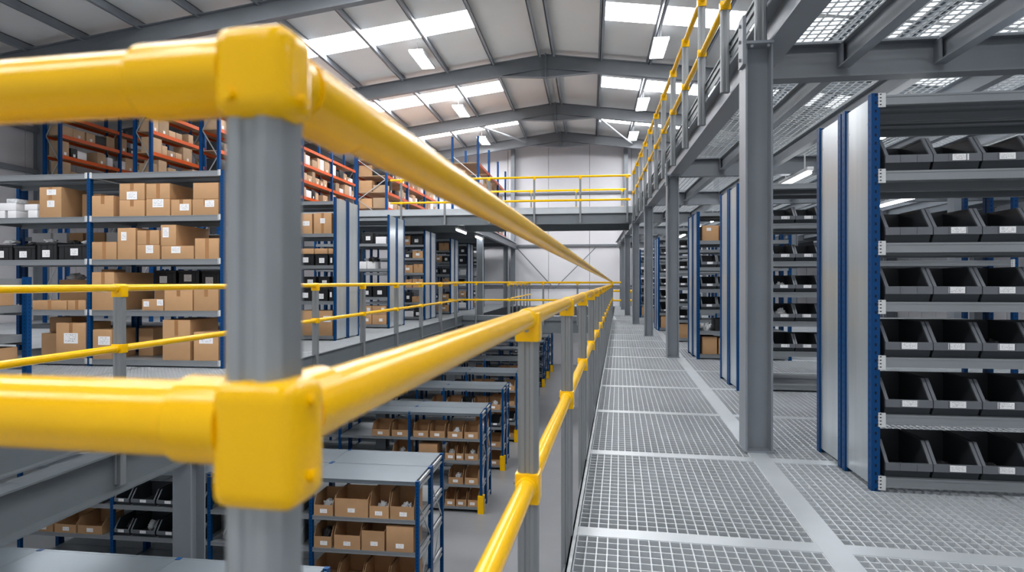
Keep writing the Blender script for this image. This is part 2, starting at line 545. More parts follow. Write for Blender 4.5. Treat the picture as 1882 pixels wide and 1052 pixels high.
# deck behind the corner post, on the camera's own side
for i in range(3):
    o = link('floor_panel', grating_mesh('floor_panel', 1.2, 1.55), None, W(-1.2 * (i + 1) - .02 * i, -1.25), WA)
    struct(o, 'galvanised grating panel before the corner post, %s from the walkway' % ORD[i])
# channel and joists that carry the walkway
m = MB()
m.bar(W(-.005, -1.3, -.13), W(-.005, 20.8, -.13), .02, .2).bar(W(.02, -1.3, -.22), W(.02, 20.8, -.22), .07, .012)
struct(m.build('deck_beam', M_EDGE), 'grey channel along the edge of the grating walkway')
for j, s0 in enumerate(SROWS):
    m = MB()
    m.ibeam(W(.03, s0, -.13), W(6.1, s0, -.13), .08, .18, .008, .006)
    struct(m.build('deck_joist', M_STEEL), 'steel joist below the walkway, %s from the near end' % ORD[j])
for i, n in enumerate((1.3, 4.6)):
    m = MB()
    m.ibeam(W(n, -1.3, -.4), W(n, 33.5, -.4), .16, .34, .014, .009)
    struct(m.build('deck_beam', M_STEEL), 'steel main beam below the walkway, %s from the guardrail' % ORD[i])

# left deck
LX = -4.5
lm = grating_mesh('floor_panel', 2.2, 2.1, .055, .07, .012)
k = 0
for j in range(9):
    for i in range(6):
        o = link('floor_panel', lm, None, (LX - .05 - 2.25 * (i + 1) + .05, 2.2 + 2.11 * j, 0))
        struct(o, 'grating panel of the box rack deck, %s row, %s from its edge' % (ORD[j], ORD[i]))
m = MB()
m.box(XL + .1, LX - 13.55, 2.2, YE, -.05, 0).box(LX - 13.55, LX - .02, 21.2, YE, -.05, 0)
struct(m.build('floor_plate', M_PLATE), 'pale steel deck under the pallet racks and far racks')
m = MB()
for j in range(10):
    m.box(LX - 13.5, LX - .03, 2.2 + 2.11 * j - .03, 2.2 + 2.11 * j + .03, -.005, .003)
struct(m.build('floor_strip', M_PLATE), 'flat strips between grating panels of the box rack deck')
m = MB()
m.box(LX - .012, LX, 1.6, 21.2, -.2, .1).box(LX, LX + .07, 1.6, 21.2, -.2, -.185).box(LX, LX + .03, 1.6, 21.2, .088, .1)
struct(m.build('deck_beam', M_EDGE), 'grey edge channel of the box rack deck, below its guardrail')
m = MB()
m.ibeam((LX - .02, 1.6, -.5), (LX - .02, 21.2, -.5), .24, .4, .018, .012)
struct(m.build('deck_beam', M_EDGE), 'deep steel beam below the box rack deck edge')
for i, y in enumerate((2.0, 6.4, 12.9, 19.4)):
    struct(MB().ibeam((XL + .3, y, -.5), (LX - .14, y, -.5), .18, .36, .016, .01).build('deck_beam', M_STEEL), 'cross beam below the box rack deck, %s from the near end' % ORD[i])
for i, y in enumerate((6.4, 12.9, 19.4)):
    m = MB()
    m.ibeam((LX - .02, y, GZ), (LX - .02, y, -.7), .22, .26, .016, .011, up=(0, 1, 0))
    m.box(LX - .17, LX + .13, y - .17, y + .17, GZ, GZ + .015)
    struct(m.build('steel_column', M_STEEL), 'grey steel column below the box rack deck, %s from the near end' % ORD[i])

# cross deck at the far side of the void, and the deck strip by the gable wall
m = MB()
m.box(LX, .9, 21.2, 23.4, -.05, 0)
struct(m.build('floor_crossing', M_PLATE), 'pale steel cross deck between the two decks')
m = MB()
m.ibeam((LX, 21.25, -.27), (.75, 21.25, -.27), .14, .42, .016, .01).bar((LX, 21.17, .02), (.75, 21.17, .02), .015, .16)
struct(m.build('deck_beam', M_EDGE), 'grey beam across the far side of the void')
struct(MB().ibeam((LX, 23.35, -.27), (.85, 23.35, -.27), .14, .42, .016, .01).build('deck_beam', M_EDGE), 'grey beam at the far edge of the cross deck')
struct(MB().box(LX, XR - 1, 32.8, YE, -.05, 0).build('floor_landing', M_PLATE), 'pale steel deck along the gable wall')

# right upper deck
UB0, UB1 = 3.12, 3.43
m = MB()
m.ibeam((1.45, -2, (UB0 + UB1) / 2), (1.45, 33.5, (UB0 + UB1) / 2), .2, UB1 - UB0, .016, .011)
struct(m.build('deck_beam', M_STEEL), 'long grey edge beam of the right upper deck')
CROSS = [.6, 5.8, 10.9, 14.9, 19.1, 23.9, 28.6, 33.4]
for i, y in enumerate(CROSS):
    m = MB()
    m.ibeam((1.55, y, (UB0 + UB1) / 2), (11.5, y, (UB0 + UB1) / 2), .16, UB1 - UB0, .016, .011)
    for x in [2.24 + .8 * q for q in range(8)]:
        m.box(x - .045, x - .035, y - .13, y - .006, UB0 + .1, UB1 - .03).box(x - .045, x - .035, y + .006, y + .13, UB0 + .1, UB1 - .03)
    struct(m.build('deck_beam', M_STEELD), 'dark steel cross beam of the right upper deck, %s from the near end' % ORD[i])
for i in range(11):
    x = 2.24 + .8 * i
    m = MB()
    for a, b in zip(CROSS[:-1], CROSS[1:]):
        m.ibeam((x, a + .02, UB1 - .12), (x, b - .02, UB1 - .12), .1, .2, .01, .007)
    struct(m.build('deck_joist', M_STEEL), 'steel joist under the right upper deck, %s from its edge' % ORD[i])
um = {}
for j in range(len(CROSS) - 1):
    a, b = CROSS[j], CROSS[j + 1]
    ns = max(1, round((b - a) / 2.5))
    l = (b - a) / ns
    for q in range(ns):
        for i in range(5):
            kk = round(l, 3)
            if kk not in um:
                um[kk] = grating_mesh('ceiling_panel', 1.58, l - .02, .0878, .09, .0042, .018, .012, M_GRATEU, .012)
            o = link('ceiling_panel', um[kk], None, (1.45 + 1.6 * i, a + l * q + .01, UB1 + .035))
            struct(o, 'upper deck grating seen from below, row %s, bay %s, %s from its edge' % (ORD[q], ORD[j], ORD[i]))

struct(MB().box(9.48, XR - .1, -2, 33.5, UB1, UB1 + .04).build('ceiling_light_blocker', M_PLATE), 'added plate by the side wall, blocking light behind the picking racks')  # added to keep overhead light from spilling in behind the racks
COLS = [(1.27, 4.92), (1.40, 10.75), (1.38, 14.87), (1.38, 19.0), (1.42, 23.9), (1.5, 28.6), (1.6, 31.8)]
for i, (x, y) in enumerate(COLS):
    m = MB()
    m.ibeam((x, y, 0), (x, y, UB0 + (.02 if i == 0 else 0)), .2, .2, .014, .01, up=(1, 0, 0))
    m.box(x - .1, x + .1, y - .13, y + .13, UB0 - .02, UB0)
    m.box(x - .11, x + .11, y - .11, y + .11, 0.003, .014)
    m.box(x - .125, x - .1, y - .12, y + .02, UB0 - .17, UB0 + .2)
    for zz in (-.12, .02, .14):
        m.tube((x - .125, y - .05, UB0 + zz), (x - .14, y - .05, UB0 + zz), .014, 6)
    for xx in (-.06, .06):
        m.tube((x + xx, y - .13, UB0 - .04), (x + xx, y - .115, UB0 - .04), .012, 6)
    struct(m.build('steel_column', M_STEEL), 'grey steel column on the walkway, %s from the near end' % ORD[i])
    struct(MB().ibeam((x, y, GZ), (x, y, -.57), .2, .2, .014, .01, up=(0, 1, 0)).build('steel_column', M_STEEL), 'grey steel column below the walkway, %s from the near end' % ORD[i])
for i, y in enumerate(CROSS[1:]):
    for q, x in enumerate((6.0, 10.5)):
        struct(MB().ibeam((x, y, GZ), (x, y, UB0), .2, .2, .014, .01, up=(1, 0, 0)).build('steel_column', M_STEEL),
               'grey steel column behind the picking racks, %s row, %s away' % (ORD[i], ORD[q]))

# bridge and left upper deck
BY0, BY1 = 19.2, 21.8
m = MB()
m.ibeam((-10.9, BY0, 3.27), (1.35, BY0, 3.27), .16, .32, .016, .011)
struct(m.build('deck_beam', M_EDGE), 'grey front beam of the bridge')
m = MB()
m.box(-10.9, 1.35, BY0 - .1, BY0 - .085, 3.43, 3.62).bar((-10.9, BY0 - .09, 3.62), (1.35, BY0 - .09, 3.62), .03, .02)
struct(m.build('toe_plate', M_PLATE), 'pale toe board along the front of the bridge')
struct(MB().ibeam((-10.9, BY1, 3.27), (1.35, BY1, 3.27), .16, .32, .016, .011).build('deck_beam', M_EDGE), 'grey rear beam of the bridge')
struct(MB().box(-10.9, 1.35, BY0 + .02, BY1, 3.43, 3.47).build('floor_bridge', M_PLATE), 'pale steel deck of the bridge')
struct(MB().box(-10.9, LX + .4, BY1, YE - .5, 3.43, 3.47).build('floor_upper', M_PLATE), 'pale steel upper deck under the tall pallet racks')
m = MB()
for x in (-10.8, LX + .35):
    m.ibeam((x, BY1 + .1, 3.27), (x, YE - .5, 3.27), .16, .32, .016, .011)
for y in (25, 28.2, 31.4):
    m.ibeam((-10.7, y, 3.27), (LX + .25, y, 3.27), .14, .3, .016, .011)
struct(m.build('deck_beam', M_STEELD), 'dark steel frame below the left upper deck')
for i, (x, y) in enumerate(((-4.3, 23.6), (-4.3, 31.0), (-9.4, 24.3), (-9.4, 31.0))):
    struct(MB().ibeam((x, y, 0), (x, y, 3.11), .24, .24, .016, .011, up=(1, 0, 0)).box(x - .2, x + .2, y - .15, y + .15, 3.085, 3.11).build('steel_column', M_STEEL),
           ['grey column behind the bridge, nearest the void', 'grey column below the left upper deck near the gable wall', 'grey column among the far box racks', 'grey column deep below the left upper deck'][i])

# ------------------------------------------------------------------ guardrails
def post_mesh(w, d, z0, z1):
    """rolled steel post: chamfered section with a groove in its front and back face"""
    a, b, c, g = w / 2, d / 2, min(w, d) * .18, min(w, d) * .07
    pts = [(-a + c, -b), (-a * .3, -b), (-a * .18, -b + g), (a * .18, -b + g), (a * .3, -b), (a - c, -b), (a, -b + c), (a, b - c), (a - c, b), (a * .3, b), (a * .18, b - g), (-a * .18, b - g), (-a * .3, b), (-a + c, b), (-a, b - c), (-a, -b + c)]
    return MB().prism(pts, (0, 0, z0), (0, 0, z1), (1, 0, 0), (0, 1, 0))

def clamp_mesh(w, d, z, r, rl, up, down):
    """tube clamp: sleeve block round the post and a collar round the rail that runs along local Y"""
    m = MB()
    m.cbox(-w / 2, w / 2, -d / 2, d / 2, z - down, z + up, .005)
    m.tube((0, -rl, z), (0, rl, z), r, 24)
    m.tube((0, -rl - .004, z), (0, -rl, z), r * .9, 24, r).tube((0, rl, z), (0, rl + .004, z), r, 24, r * .9)
    return m.mesh('clamp', M_YEL)

def guardrail(name, label, p0, direc, n, step, levels, r, pw, pd, zb, first_off=0.0, ends=(0.0, 0.0), bolts=True, zt=None):
    """levels: rail heights; posts from zb up to the top rail; rails run the whole length"""
    d = Vector(direc).normalized()
    rz = math.atan2(d.y, d.x) - math.pi / 2
    root = empty(name, p0, label, 'guardrail', rz=rz)
    top = max(levels)
    pm = post_mesh(pw, pd, zb, top - r * .5).mesh('post', M_POST, False)
    cms = []
    for z in levels:
        if z == top:
            cms.append(clamp_mesh(pw + .014, pd + .014, z, r * 1.16, pd * .5 + r * .9, r * .6, r * 1.7 + .03))
        else:
            cms.append(clamp_mesh(pw + .014, pd + .014, z, r * 1.16, pd * .5 + r * .9, r * 1.25, r * 1.25))
    bm_ = MB().tube((-pw / 2 - .012, 0, -.015), (-pw / 2, 0, -.015), .008, 6).mesh('bolt', M_YEL)
    for i in range(n):
        p = link('post', pm, root, (0, first_off + step * i, 0))
        for q, (z, cm) in enumerate(zip(levels, cms)):
            c = link('clamp', cm, p)
    ln = first_off + step * (n - 1)
    for z in levels:
        nm = 'top_rail' if z == top else 'mid_rail'
        MB().tube((0, -ends[0], z), (0, ln + ends[1], z), r, 28).build(nm, M_YEL, root)
    return root

# near guardrail along the walkway (the corner post has an extra, higher rail)
TZ, SZ, LZ = 1.447, 1.2, .75
NO = -.004
G = empty('guardrail', W(NO, 0), 'yellow tube guardrail with grey posts along the grating walkway, from the near corner', 'guardrail', rz=WA)
S0 = .41
r_ = .0245
pm = post_mesh(.054, .054, -.24, SZ - .01).mesh('post', M_POST, False)
cm_top = clamp_mesh(.066, .066, SZ, .0285, .05, .016, .062)
cm_low = clamp_mesh(.066, .066, LZ, .0285, .05, .033, .05)
bolt_m = MB().tube((-.034, 0, 0), (-.041, 0, 0), .007, 6).tube((0, -.034, -.03), (0, -.041, -.03), .006, 6).mesh('bolt', M_GALV)
for i in range(1, 17):
    p = link('post', pm, G, (0, S0 + 1.25 * i, 0))
    for z, cm in ((SZ, cm_top), (LZ, cm_low)):
        c = link('clamp', cm, p)
        if i < 5:
            link('bolt', bolt_m, p, (0, 0, z))
SEND = S0 + 1.25 * 16
m = MB().tube((0, S0 + .03, SZ), (0, SEND, SZ), .0255, 40)
m.build('mid_rail', M_YEL, G)
MB().tube((0, S0, LZ), (0, SEND, LZ), r_, 32).build('lower_rail', M_YEL, G)
MB().tube((0, S0 + .03, TZ), (0, SEND, SZ + .1), .0255, 40).build('top_rail', M_YEL, G)
MB().box(.022, .03, S0, SEND, .0, .1).box(.022, .045, S0, SEND, .094, .1).build('toe_board', M_GALV, G)
# the rails that turn the corner and run left, with the corner post and its fittings
cp = post_mesh(.043, .043, -.24, TZ + .01)
P = cp.build('corner_post', M_GALV, G)
P.location = (-.0055, S0, 0)
m = MB()
m.cbox(-.0235, .0325, -.029, .014, TZ - .035, TZ + .0275, .014)
m.tube((-.02, 0, TZ), (-.092, 0, TZ), .0275, 40).tube((-.092, 0, TZ), (-.096, 0, TZ), .0275, 40, .0245)
m.tube((0, .0, TZ), (0, .125, TZ - .001), .0285, 40).tube((0, .125, TZ - .001), (0, .13, TZ - .001), .029, 40, .0265)
m.build('corner_clamp', M_YEL, P)
m = MB()
m.cbox(-.0245, .0385, -.03, .02, SZ - .055, SZ + .032, .014)
m.tube((-.02, 0, SZ), (-.060, 0, SZ), .0315, 40).tube((-.060, 0, SZ), (-.064, 0, SZ), .0315, 40, .0275)
m.tube((0, .0, SZ), (0, .08, SZ), .029, 40).tube((0, .08, SZ), (0, .085, SZ), .029, 40, .0265)
m.build('corner_clamp', M_YEL, P)
m = MB()
m.cbox(-.036, .036, -.036, .036, LZ - .055, LZ + .034, .013).tube((-.02, 0, LZ), (-.078, 0, LZ), .0285, 40).tube((0, .02, LZ), (0, .08, LZ), .029, 40)
m.build('corner_clamp', M_YEL, P)
for x, y, z, ax in ((-.008, -.029, TZ - .022, 1), (.0325, -.008, TZ - .022, 0), (.0385, -.006, SZ - .035, 0), (.0385, -.006, SZ + .018, 0)):
    m = MB()
    if ax:
        m.tube((x, y + .001, z), (x, y - .0045, z), .0042, 6)
    else:
        m.tube((x - .001, y, z), (x + .0045, y, z), .0042, 6)
    m.build('bolt', M_YEL, P)
for z, nm, rr in ((TZ, 'top_rail', .0238), (SZ, 'mid_rail', .0275), (LZ, 'lower_rail', .0245)):
    MB().tube((-.03, S0, z), (-1.3, S0, z), rr, 40).build(nm, M_YEL, G)
ep = post_mesh(.056, .056, -.24, TZ + .01).build('end_post', M_GALV, G)
ep.location = (-1.3, S0, 0)

# guardrail of the box rack deck
guardrail('guardrail', 'yellow rail with broad grey posts on the box rack deck edge across the void', (LX + .02, 3.2, 0), (0, 1, 0), 9, 2.1, (1.24, .66), .034, .1, .07, -.64, first_off=.02, ends=(1.6, 1.0))
guardrail('guardrail', 'yellow guardrail across the far side of the void', (LX + .02, 21.1, 0), (1, 0, 0), 5, 1.18, (1.27, .66), .034, .06, .06, -.2, first_off=.5, ends=(.5, .3))
guardrail('guardrail', 'yellow guardrail round the second opening, behind the cross deck', (-3.2, 23.6, 0), (0, 1, 0), 7, 1.45, (1.2, .62), .034, .06, .06, -.2, first_off=.05, ends=(0, .1))
guardrail('guardrail', 'yellow guardrail at the end of the walkway by the gable wall', (.75, 33.0, 0), (1, 0, 0), 2, 1.3, (.8, .3), .05, .06, .06, 0, first_off=.1, ends=(.1, .1))
# right upper deck guardrail
UG = guardrail('guardrail', 'yellow guardrail with grey posts along the right upper deck edge', (1.3, 0, 0), (0, 1, 0), 15, 1.25, (4.62, 3.98), .034, .085, .06, 3.14, first_off=1.15, ends=(.5, .5))
MB().box(.05, .06, .6, 19.1, 3.46, 3.62).box(.035, .06, .6, 19.1, 3.61, 3.63).box(.035, .06, .6, 19.1, 3.53, 3.545).build('toe_board', M_EDGE, UG)
BG = guardrail('guardrail', 'yellow guardrail on the front of the bridge', (-6.15, BY0 - .1, 0), (1, 0, 0), 6, 1.44, (4.58, 3.84), .034, .07, .06, 3.14, first_off=.08, ends=(.28, .1))
guardrail('guardrail', 'yellow guardrail on the rear of the bridge', (-3.8, BY1 - .05, 0), (1, 0, 0), 4, 1.6, (4.55, 3.92), .034, .07, .06, 3.45, first_off=.1, ends=(.1, .2))

# ------------------------------------------------------------------ racks
UPM = {}
def upright_mesh(w, h, mat):
    k = (round(w, 3), round(h, 3), mat.name)
    if k not in UPM:
        a, t = w / 2, .004
        pts = [(-a, -a), (a, -a), (a, a), (a * .35, a), (a * .35, a - .006), (-a * .35, a - .006), (-a * .35, a), (-a, a)]
        UPM[k] = MB().prism(pts, (0, 0, 0), (0, 0, h), (1, 0, 0), (0, 1, 0)).mesh('upright', mat, False)
    return UPM[k]
SHM = {}
def shelf_mesh(w, d, bh, mat=None):
    k = (round(w, 3), round(d, 3), bh, mat.name if mat else '')
    if k not in SHM:
        m = MB()
        m.box(0, w, 0, .03, -bh, 0).box(0, w, d - .03, d, -bh, 0).box(0, .025, .03, d - .03, -bh * .7, -.002).box(w - .025, w, .03, d - .03, -bh * .7, -.002)
        m.box(.025, w - .025, .03, d - .03, -.012, -.001)
        m.box(.03, w - .03, d * .5 - .03, d * .5 + .03, -.035, -.012)
        m.box(0, w, -.004, 0, -.012, 0).box(0, w, -.004, 0, -bh, -bh + .008)
        SHM[k] = m.mesh('shelf', mat or M_SHELF, False)
    return SHM[k]
BRK = MB()
BRK.box(-.012, .03, -.008, 0, -.075, .012)
BRKM = BRK.mesh('bracket', M_BRKT, False)
def slot_bracket():
    m = MB()
    m.box(-.012, .028, -.008, -.004, -.08, .012)
    return m.mesh('bracket', M_BRKT, False)

def rack(label, xs, ys, z0, levels, h, panel=None, bh=.06, w=.05, brackets=False, guard=False, top=None, braced=None):
    """xs: bay lines along X; ys: frame lines along Y (front first, doubled in the middle of back-to-back rows)"""
    root = empty('shelving_rack', (xs[0], ys[0], z0), label, 'shelving rack')
    ox, oy = xs[0], ys[0]
    um_ = upright_mesh(w, h, M_BLUE)
    for x in xs:
        for y in ys:
            link('upright', um_, root, (x - ox, y - oy, 0))
    halves = [(ys[0], ys[-1])] if len(ys) < 4 else [(ys[0], ys[1]), (ys[2], ys[3])]
    for (xa, xb) in zip(xs[:-1], xs[1:]):
        for q, (ya, yb) in enumerate(halves):
            for li, z in enumerate(levels):
                mt = top if (top is not None and li == len(levels) - 1) else None
                xa_, xb_ = (xa, xb) if mt is None else (xa - w / 2 + .002, xb - w / 2 - .002)
                sh = link('shelf', shelf_mesh(xb - xa - w if mt is None else xb - xa - .004, (yb - ya) + w * .9, bh, mt), root,
                          ((xa + w / 2 if mt is None else xa_) - ox, ya - w / 2 - oy + .001, z - z0 + (0 if mt is None else .012)))
                if brackets and q == 0:
                    link('bracket', BRKM, sh, (0, -.001, 0))
                    link('bracket', BRKM, sh, (xb - xa - w - .018, -.001, 0))
    if panel:
        x = (xs[0] - ox) if panel < 0 else (xs[-1] - ox)
        for ya, yb in halves:
            m = MB()
            m.box(x - .012, x + .012, ya + w / 2 - oy, yb - w / 2 - oy, .03, h - .02)
            for zz in (h * .08, h * .36, h * .64, h * .93):
                for yy in (ya + w / 2 + .04 - oy, yb - w / 2 - .04 - oy):
                    m.box(x + panel * .012 - .002, x + panel * .012 + .002, yy - .006, yy + .006, zz - .006, zz + .006)
            m.build('end_panel', M_PANEL, root, False)
    if braced is not None:
        x = (xs[-1] if braced > 0 else xs[0]) - ox
        for ya, yb in halves:
            m = MB()
            for z in levels:
                m.box(x - .012, x + .012, ya + w / 2 - oy, yb - w / 2 - oy, z - z0 - .05, z - z0 - .01)
                m.box(x - .012, x + .012, ya + w / 2 - oy, yb - w / 2 - oy, z - z0 - .12, z - z0 - .095)
            m.bar((x, ya + w / 2 - oy, h * .2), (x, yb - w / 2 - oy, h * .52), .014, .022).bar((x, ya + w / 2 - oy, h * .85), (x, yb - w / 2 - oy, h * .53), .014, .022)
            m.build('brace', M_BRACE, root, False)
    if guard:
        x, y = xs[-1] - ox, 0
        MB().box(x + .02, x + .065, -.07, .06, 0, .36).box(x - .06, x + .065, -.075, -.035, 0, .36).build('post_protector', M_YEL, root)
    return root

# ------------------------------------------------------------------ goods
CM = {}
def carton_mesh(w, d, h, mat):
    k = (round(w, 3), round(d, 3), round(h, 3), mat.name)
    if k not in CM:
        m = MB()
        m.cbox(-w / 2, w / 2, 0, d, 0, h - .004, .004)
        g = .002
        m.box(-w / 2 + .003, -g, .003, d - .003, h - .0042, h)
        m.box(g, w / 2 - .003, .003, d - .003, h - .0042, h)
        CM[k] = m.mesh('cardboard_box', mat, True)
    return CM[k]

def sticker(parent, x, y, z, w, h, face='y', name='sticker'):
    m = MB()
    if face == 'y':
        m.box(x - w / 2, x + w / 2, y - .002, y - .0004, z, z + h)
    else:
        m.box(x + .0004, x + .002, y - w / 2, y + w / 2, z, z + h)
    return m.build(name, M_STICK, parent, False)

def carton(x0, x1, y, d, z0, z1, label, mat=None, tape='full', stick=None, name='cardboard_box', cat='cardboard box', group=None):
    w, h = x1 - x0, z1 - z0
    o = link(name, carton_mesh(w, d, h, mat or M_CARD), None, ((x0 + x1) / 2, y, z0 + .0015))
    tag(o, label, cat, group)
    if tape:
        tw = min(.06, w * .18)
        m = MB()
        zl = h * .6 if tape == 'half' else .004
        m.prism([(-.0012, zl if tape != 'top' else h * .58), (-.0012, h + .0012), (d, h + .0012), (d, h + .0002), (-.0002, h + .0002), (-.0002, zl if tape != 'top' else h * .58)],
                (-tw / 2, 0, 0), (tw / 2, 0, 0), (0, 1, 0), (0, 0, 1))
        m.build('tape', M_TAPE, o, False)
    for s in (stick or []):
        sticker(o, s[0] * w - w / 2, 0, s[1] * h, s[2], s[3])
    return o

PB = {}
def bin_proto(w, d, h):
    """open-front stacking bin: raked front opening, rim and lip painted lighter as if lit, label card"""
    k = (round(w, 3), round(d, 3), round(h, 3))
    if k in PB:
        return PB[k]
    t = .005
    m = MB()
    ti = .018
    lo, lt = h * .22, h * .44
    side = [(.035, 0), (d, 0), (d, h), (.11, h), (.012, lt), (.012, lo)]
    a = w / 2
    for s in (-1, 1):
        m.prism([(p[0], p[1]) for p in side], (s * (a - t - .004), 0, 0), (s * (a - .004), 0, 0), (0, 1, 0), (0, 0, 1))
        m.box(min(s * a, s * (a - .012)), max(s * a, s * (a - .012)), .11, d, h - .014, h)
    m.box(-a + .004, a - .004, .035, d, 0, t)
    m.box(-a + .004, a - .004, d - t, d, 0, h)
    m.add([(-a + .01, .035, 0), (a - .01, .035, 0), (a - .006, .012, lo), (-a + .006, .012, lo), (-a + .01, .04, 0), (a - .01, .04, 0), (a - .006, .017, lo), (-a + .006, .017, lo)],
          [(0, 1, 2, 3), (4, 7, 6, 5), (0, 4, 5, 1), (3, 2, 6, 7), (0, 3, 7, 4), (1, 5, 6, 2)])
    body = m.mesh('picking_bin', M_BINM)
    m = MB()
    m.box(-a - .001, a + .001, 0, .014, lo, lt)                    # front lip
    m.box(-a * .38, -a * .34, -.004, .002, lo + .004, lt - .004).box(a * .34, a * .38, -.004, .002, lo + .004, lt - .004)
    for s in (-1, 1):
        m.prism([(0, lt - .004), (.014, lt - .004), (.112, h), (.098, h)], (s * (a - .018), 0, 0), (s * (a + .001), 0, 0), (0, 1, 0), (0, 0, 1))
    rim = m.mesh('rim', M_BINR)
    m = MB()
    m.box(-.046, .046, -.003, -.001, lo + .006, lt - .003)
    card = m.mesh('label_card', M_STICK, False)
    PB[k] = (body, rim, card)
    return PB[k]

def pbin(x, y, z, w, d, h, label, card=True, group=None):
    b, r, c = bin_proto(w, d, h)
    o = link('picking_bin', b, None, (x, y, z + .0015))
    tag(o, label, 'storage bin', group)
    link('rim', r, o)
    if card:
        link('label_card', c, o, (random.uniform(-.01, .02), 0, 0))
    return o

CB = {}
def cbin(x, y, z, w, d, h, label, lowf=.55, mat=None):
    """cardboard shelf bin, open on top with a low front"""
    k = (round(w, 2), round(d, 2), round(h, 2), lowf, (mat or M_CARDD).name)
    if k not in CB:
        t = .005
        a = w / 2
        m = MB()
        hf = h * lowf
        for s in (-1, 1):
            m.prism([(0, 0), (d, 0), (d, h), (d * .22, h), (0, hf)], (s * (a - t), 0, 0), (s * a, 0, 0), (0, 1, 0), (0, 0, 1))
        m.box(-a + t, a - t, 0, t, 0, hf).box(-a + t, a - t, d - t, d, 0, h).box(-a + t, a - t, t, d - t, 0, t)
        CB[k] = (m.mesh('cardboard_bin', mat or M_CARDD, False), MB().box(-.05, .05, -.002, -.0005, hf * .25, hf * .25 + min(.055, hf * .5)).mesh('label_card', M_STICK, False))
    b, c = CB[k]
    o = link('cardboard_bin', b, None, (x, y, z + .0015))
    tag(o, label, 'storage bin')
    link('label_card', c, o, (random.uniform(-.02, .02), 0, 0))
    return o

LUMP = []
for q in range(4):
    bm = bmesh.new()
    bmesh.ops.create_icosphere(bm, subdivisions=4, radius=1)
    rnd = random.Random(q)
    off = Vector((rnd.uniform(0, 9), rnd.uniform(0, 9), rnd.uniform(0, 9)))
    from mathutils import noise as mnoise
    for v in bm.verts:
        f = .8 + .35 * mnoise.noise(v.co * 1.7 + off) + .55 * abs(mnoise.noise(v.co * 3.1 + off)) + .25 * mnoise.noise(v.co * 7 + off)
        v.co = Vector((v.co.x * f, v.co.y * f, max(-.55, v.co.z * f) + .55))
    me = bpy.data.meshes.new('bag')
    bm.to_mesh(me)
    bm.free()
    me.polygons.foreach_set('use_smooth', [True] * len(me.polygons))
    LUMP.append(me)
LUMPS = {}
def lump(x, y, z, w, d, h, label, mat=M_BAG, name='bagged_parts', cat='bagged parts'):
    k = (random.randrange(4), mat.name)
    if k not in LUMPS:
        me = LUMP[k[0]].copy()
        me.materials.append(mat)
        LUMPS[k] = me
    o = link(name, LUMPS[k], None, (x, y, z), random.uniform(0, 6))
    o.scale = (w / 2.5, d / 2.5, h / 2.2)
    tag(o, label, cat)
    return o

def tote(x0, x1, y, d, z, h, label, stick=True):
    """black lidded tote with ribs"""
    w = x1 - x0
    m = MB()
    m.cbox(-w / 2 + .01, w / 2 - .01, .01, d - .01, 0, h - .03, .006)
    m.cbox(-w / 2, w / 2, 0, d, h - .035, h, .006)
    for q in (-.3, 0, .3):
        m.box(w * q - .006, w * q + .006, .004, .012, .01, h - .04)
    o = m.build('plastic_tote', M_BLACK)
    o.location = ((x0 + x1) / 2, y, z + .0015)
    tag(o, label, 'storage tote')
    if stick:
        sticker(o, random.uniform(-.08, .08) * w, .004, h * random.uniform(.15, .35), min(.13, w * .4), min(.11, h * .45))
    return o

# ---- right-hand picking racks
ALV = [.085, .476, .831, 1.175, 1.54, 1.986, 2.455]
RR = [('nearest blue rack', 4.06, 4.93), ('second blue rack', 7.55, 8.47), ('third blue rack', 10.52, 11.42), ('fourth blue rack', 13.5, 14.4),
      ('fifth blue rack', 16.45, 17.35), ('sixth blue rack', 19.5, 20.4), ('seventh blue rack', 22.5, 23.4), ('eighth blue rack', 25.5, 26.4)]
for i, (nm, ya, yb) in enumerate(RR):
    xs = [1.755, 3.25, 4.75] if i < 2 else [1.79, 3.25]
    ym = (ya + yb) / 2
    rack('%s beside the grating walkway, zinc end panel facing the columns' % nm, xs, [ya, ym - .035, ym + .035, yb], 0, ALV, 2.47, panel=-1, brackets=i < 2)
BZ = [.085, .476, .831, 1.175, 1.54, 1.986]
for li, z in enumerate(BZ):
    for q in range(5):
        pbin(1.945 + .276 * q, 4.03, z, .268, .40, .215, 'dark picking bin, %s from the walkway, %s shelf up, nearest blue rack' % (ORD[q], ORD[li]),
             card=not (q == 0 and li in (0, 3, 4, 5)))
for li, z in list(enumerate(BZ))[1:]:
    for q in range(5):
        pbin(2.0 + .262 * q, 7.53, z, .255, .38, .2, 'dark picking bin, %s from the walkway, %s shelf up, second blue rack' % (ORD[q], ORD[li]))
for q, (x, z, mt) in enumerate(((2.262, .831, M_BAG), (2.262, 1.175, M_BAG), (2.262, 1.54, M_BAGD))):
    lump(x, 7.68, z + .03, .17, .15, .13 if q else .16, 'bundle of loose parts in a bin on the %s shelf up, second blue rack' % ORD[li - 4 + q + 1], mt, 'loose_parts', 'loose parts')
for q, (x, li, mt) in enumerate(((2.5, 2, M_BAGD), (2.22, 2, M_BAGD), (2.5, 1, M_BAG), (1.95, 1, M_BAGD), (2.22, 0, M_BAGD), (2.5, 0, M_BAGD))):
    lump(x, 4.2, BZ[li] + .012, .16, .16, .13 if q == 0 else .08, 'small heap of parts in the %s bin, %s shelf up, nearest blue rack' % ('third' if x > 2.4 else 'second' if x > 2.1 else 'first', ORD[li]), mt, 'loose_parts', 'loose parts')
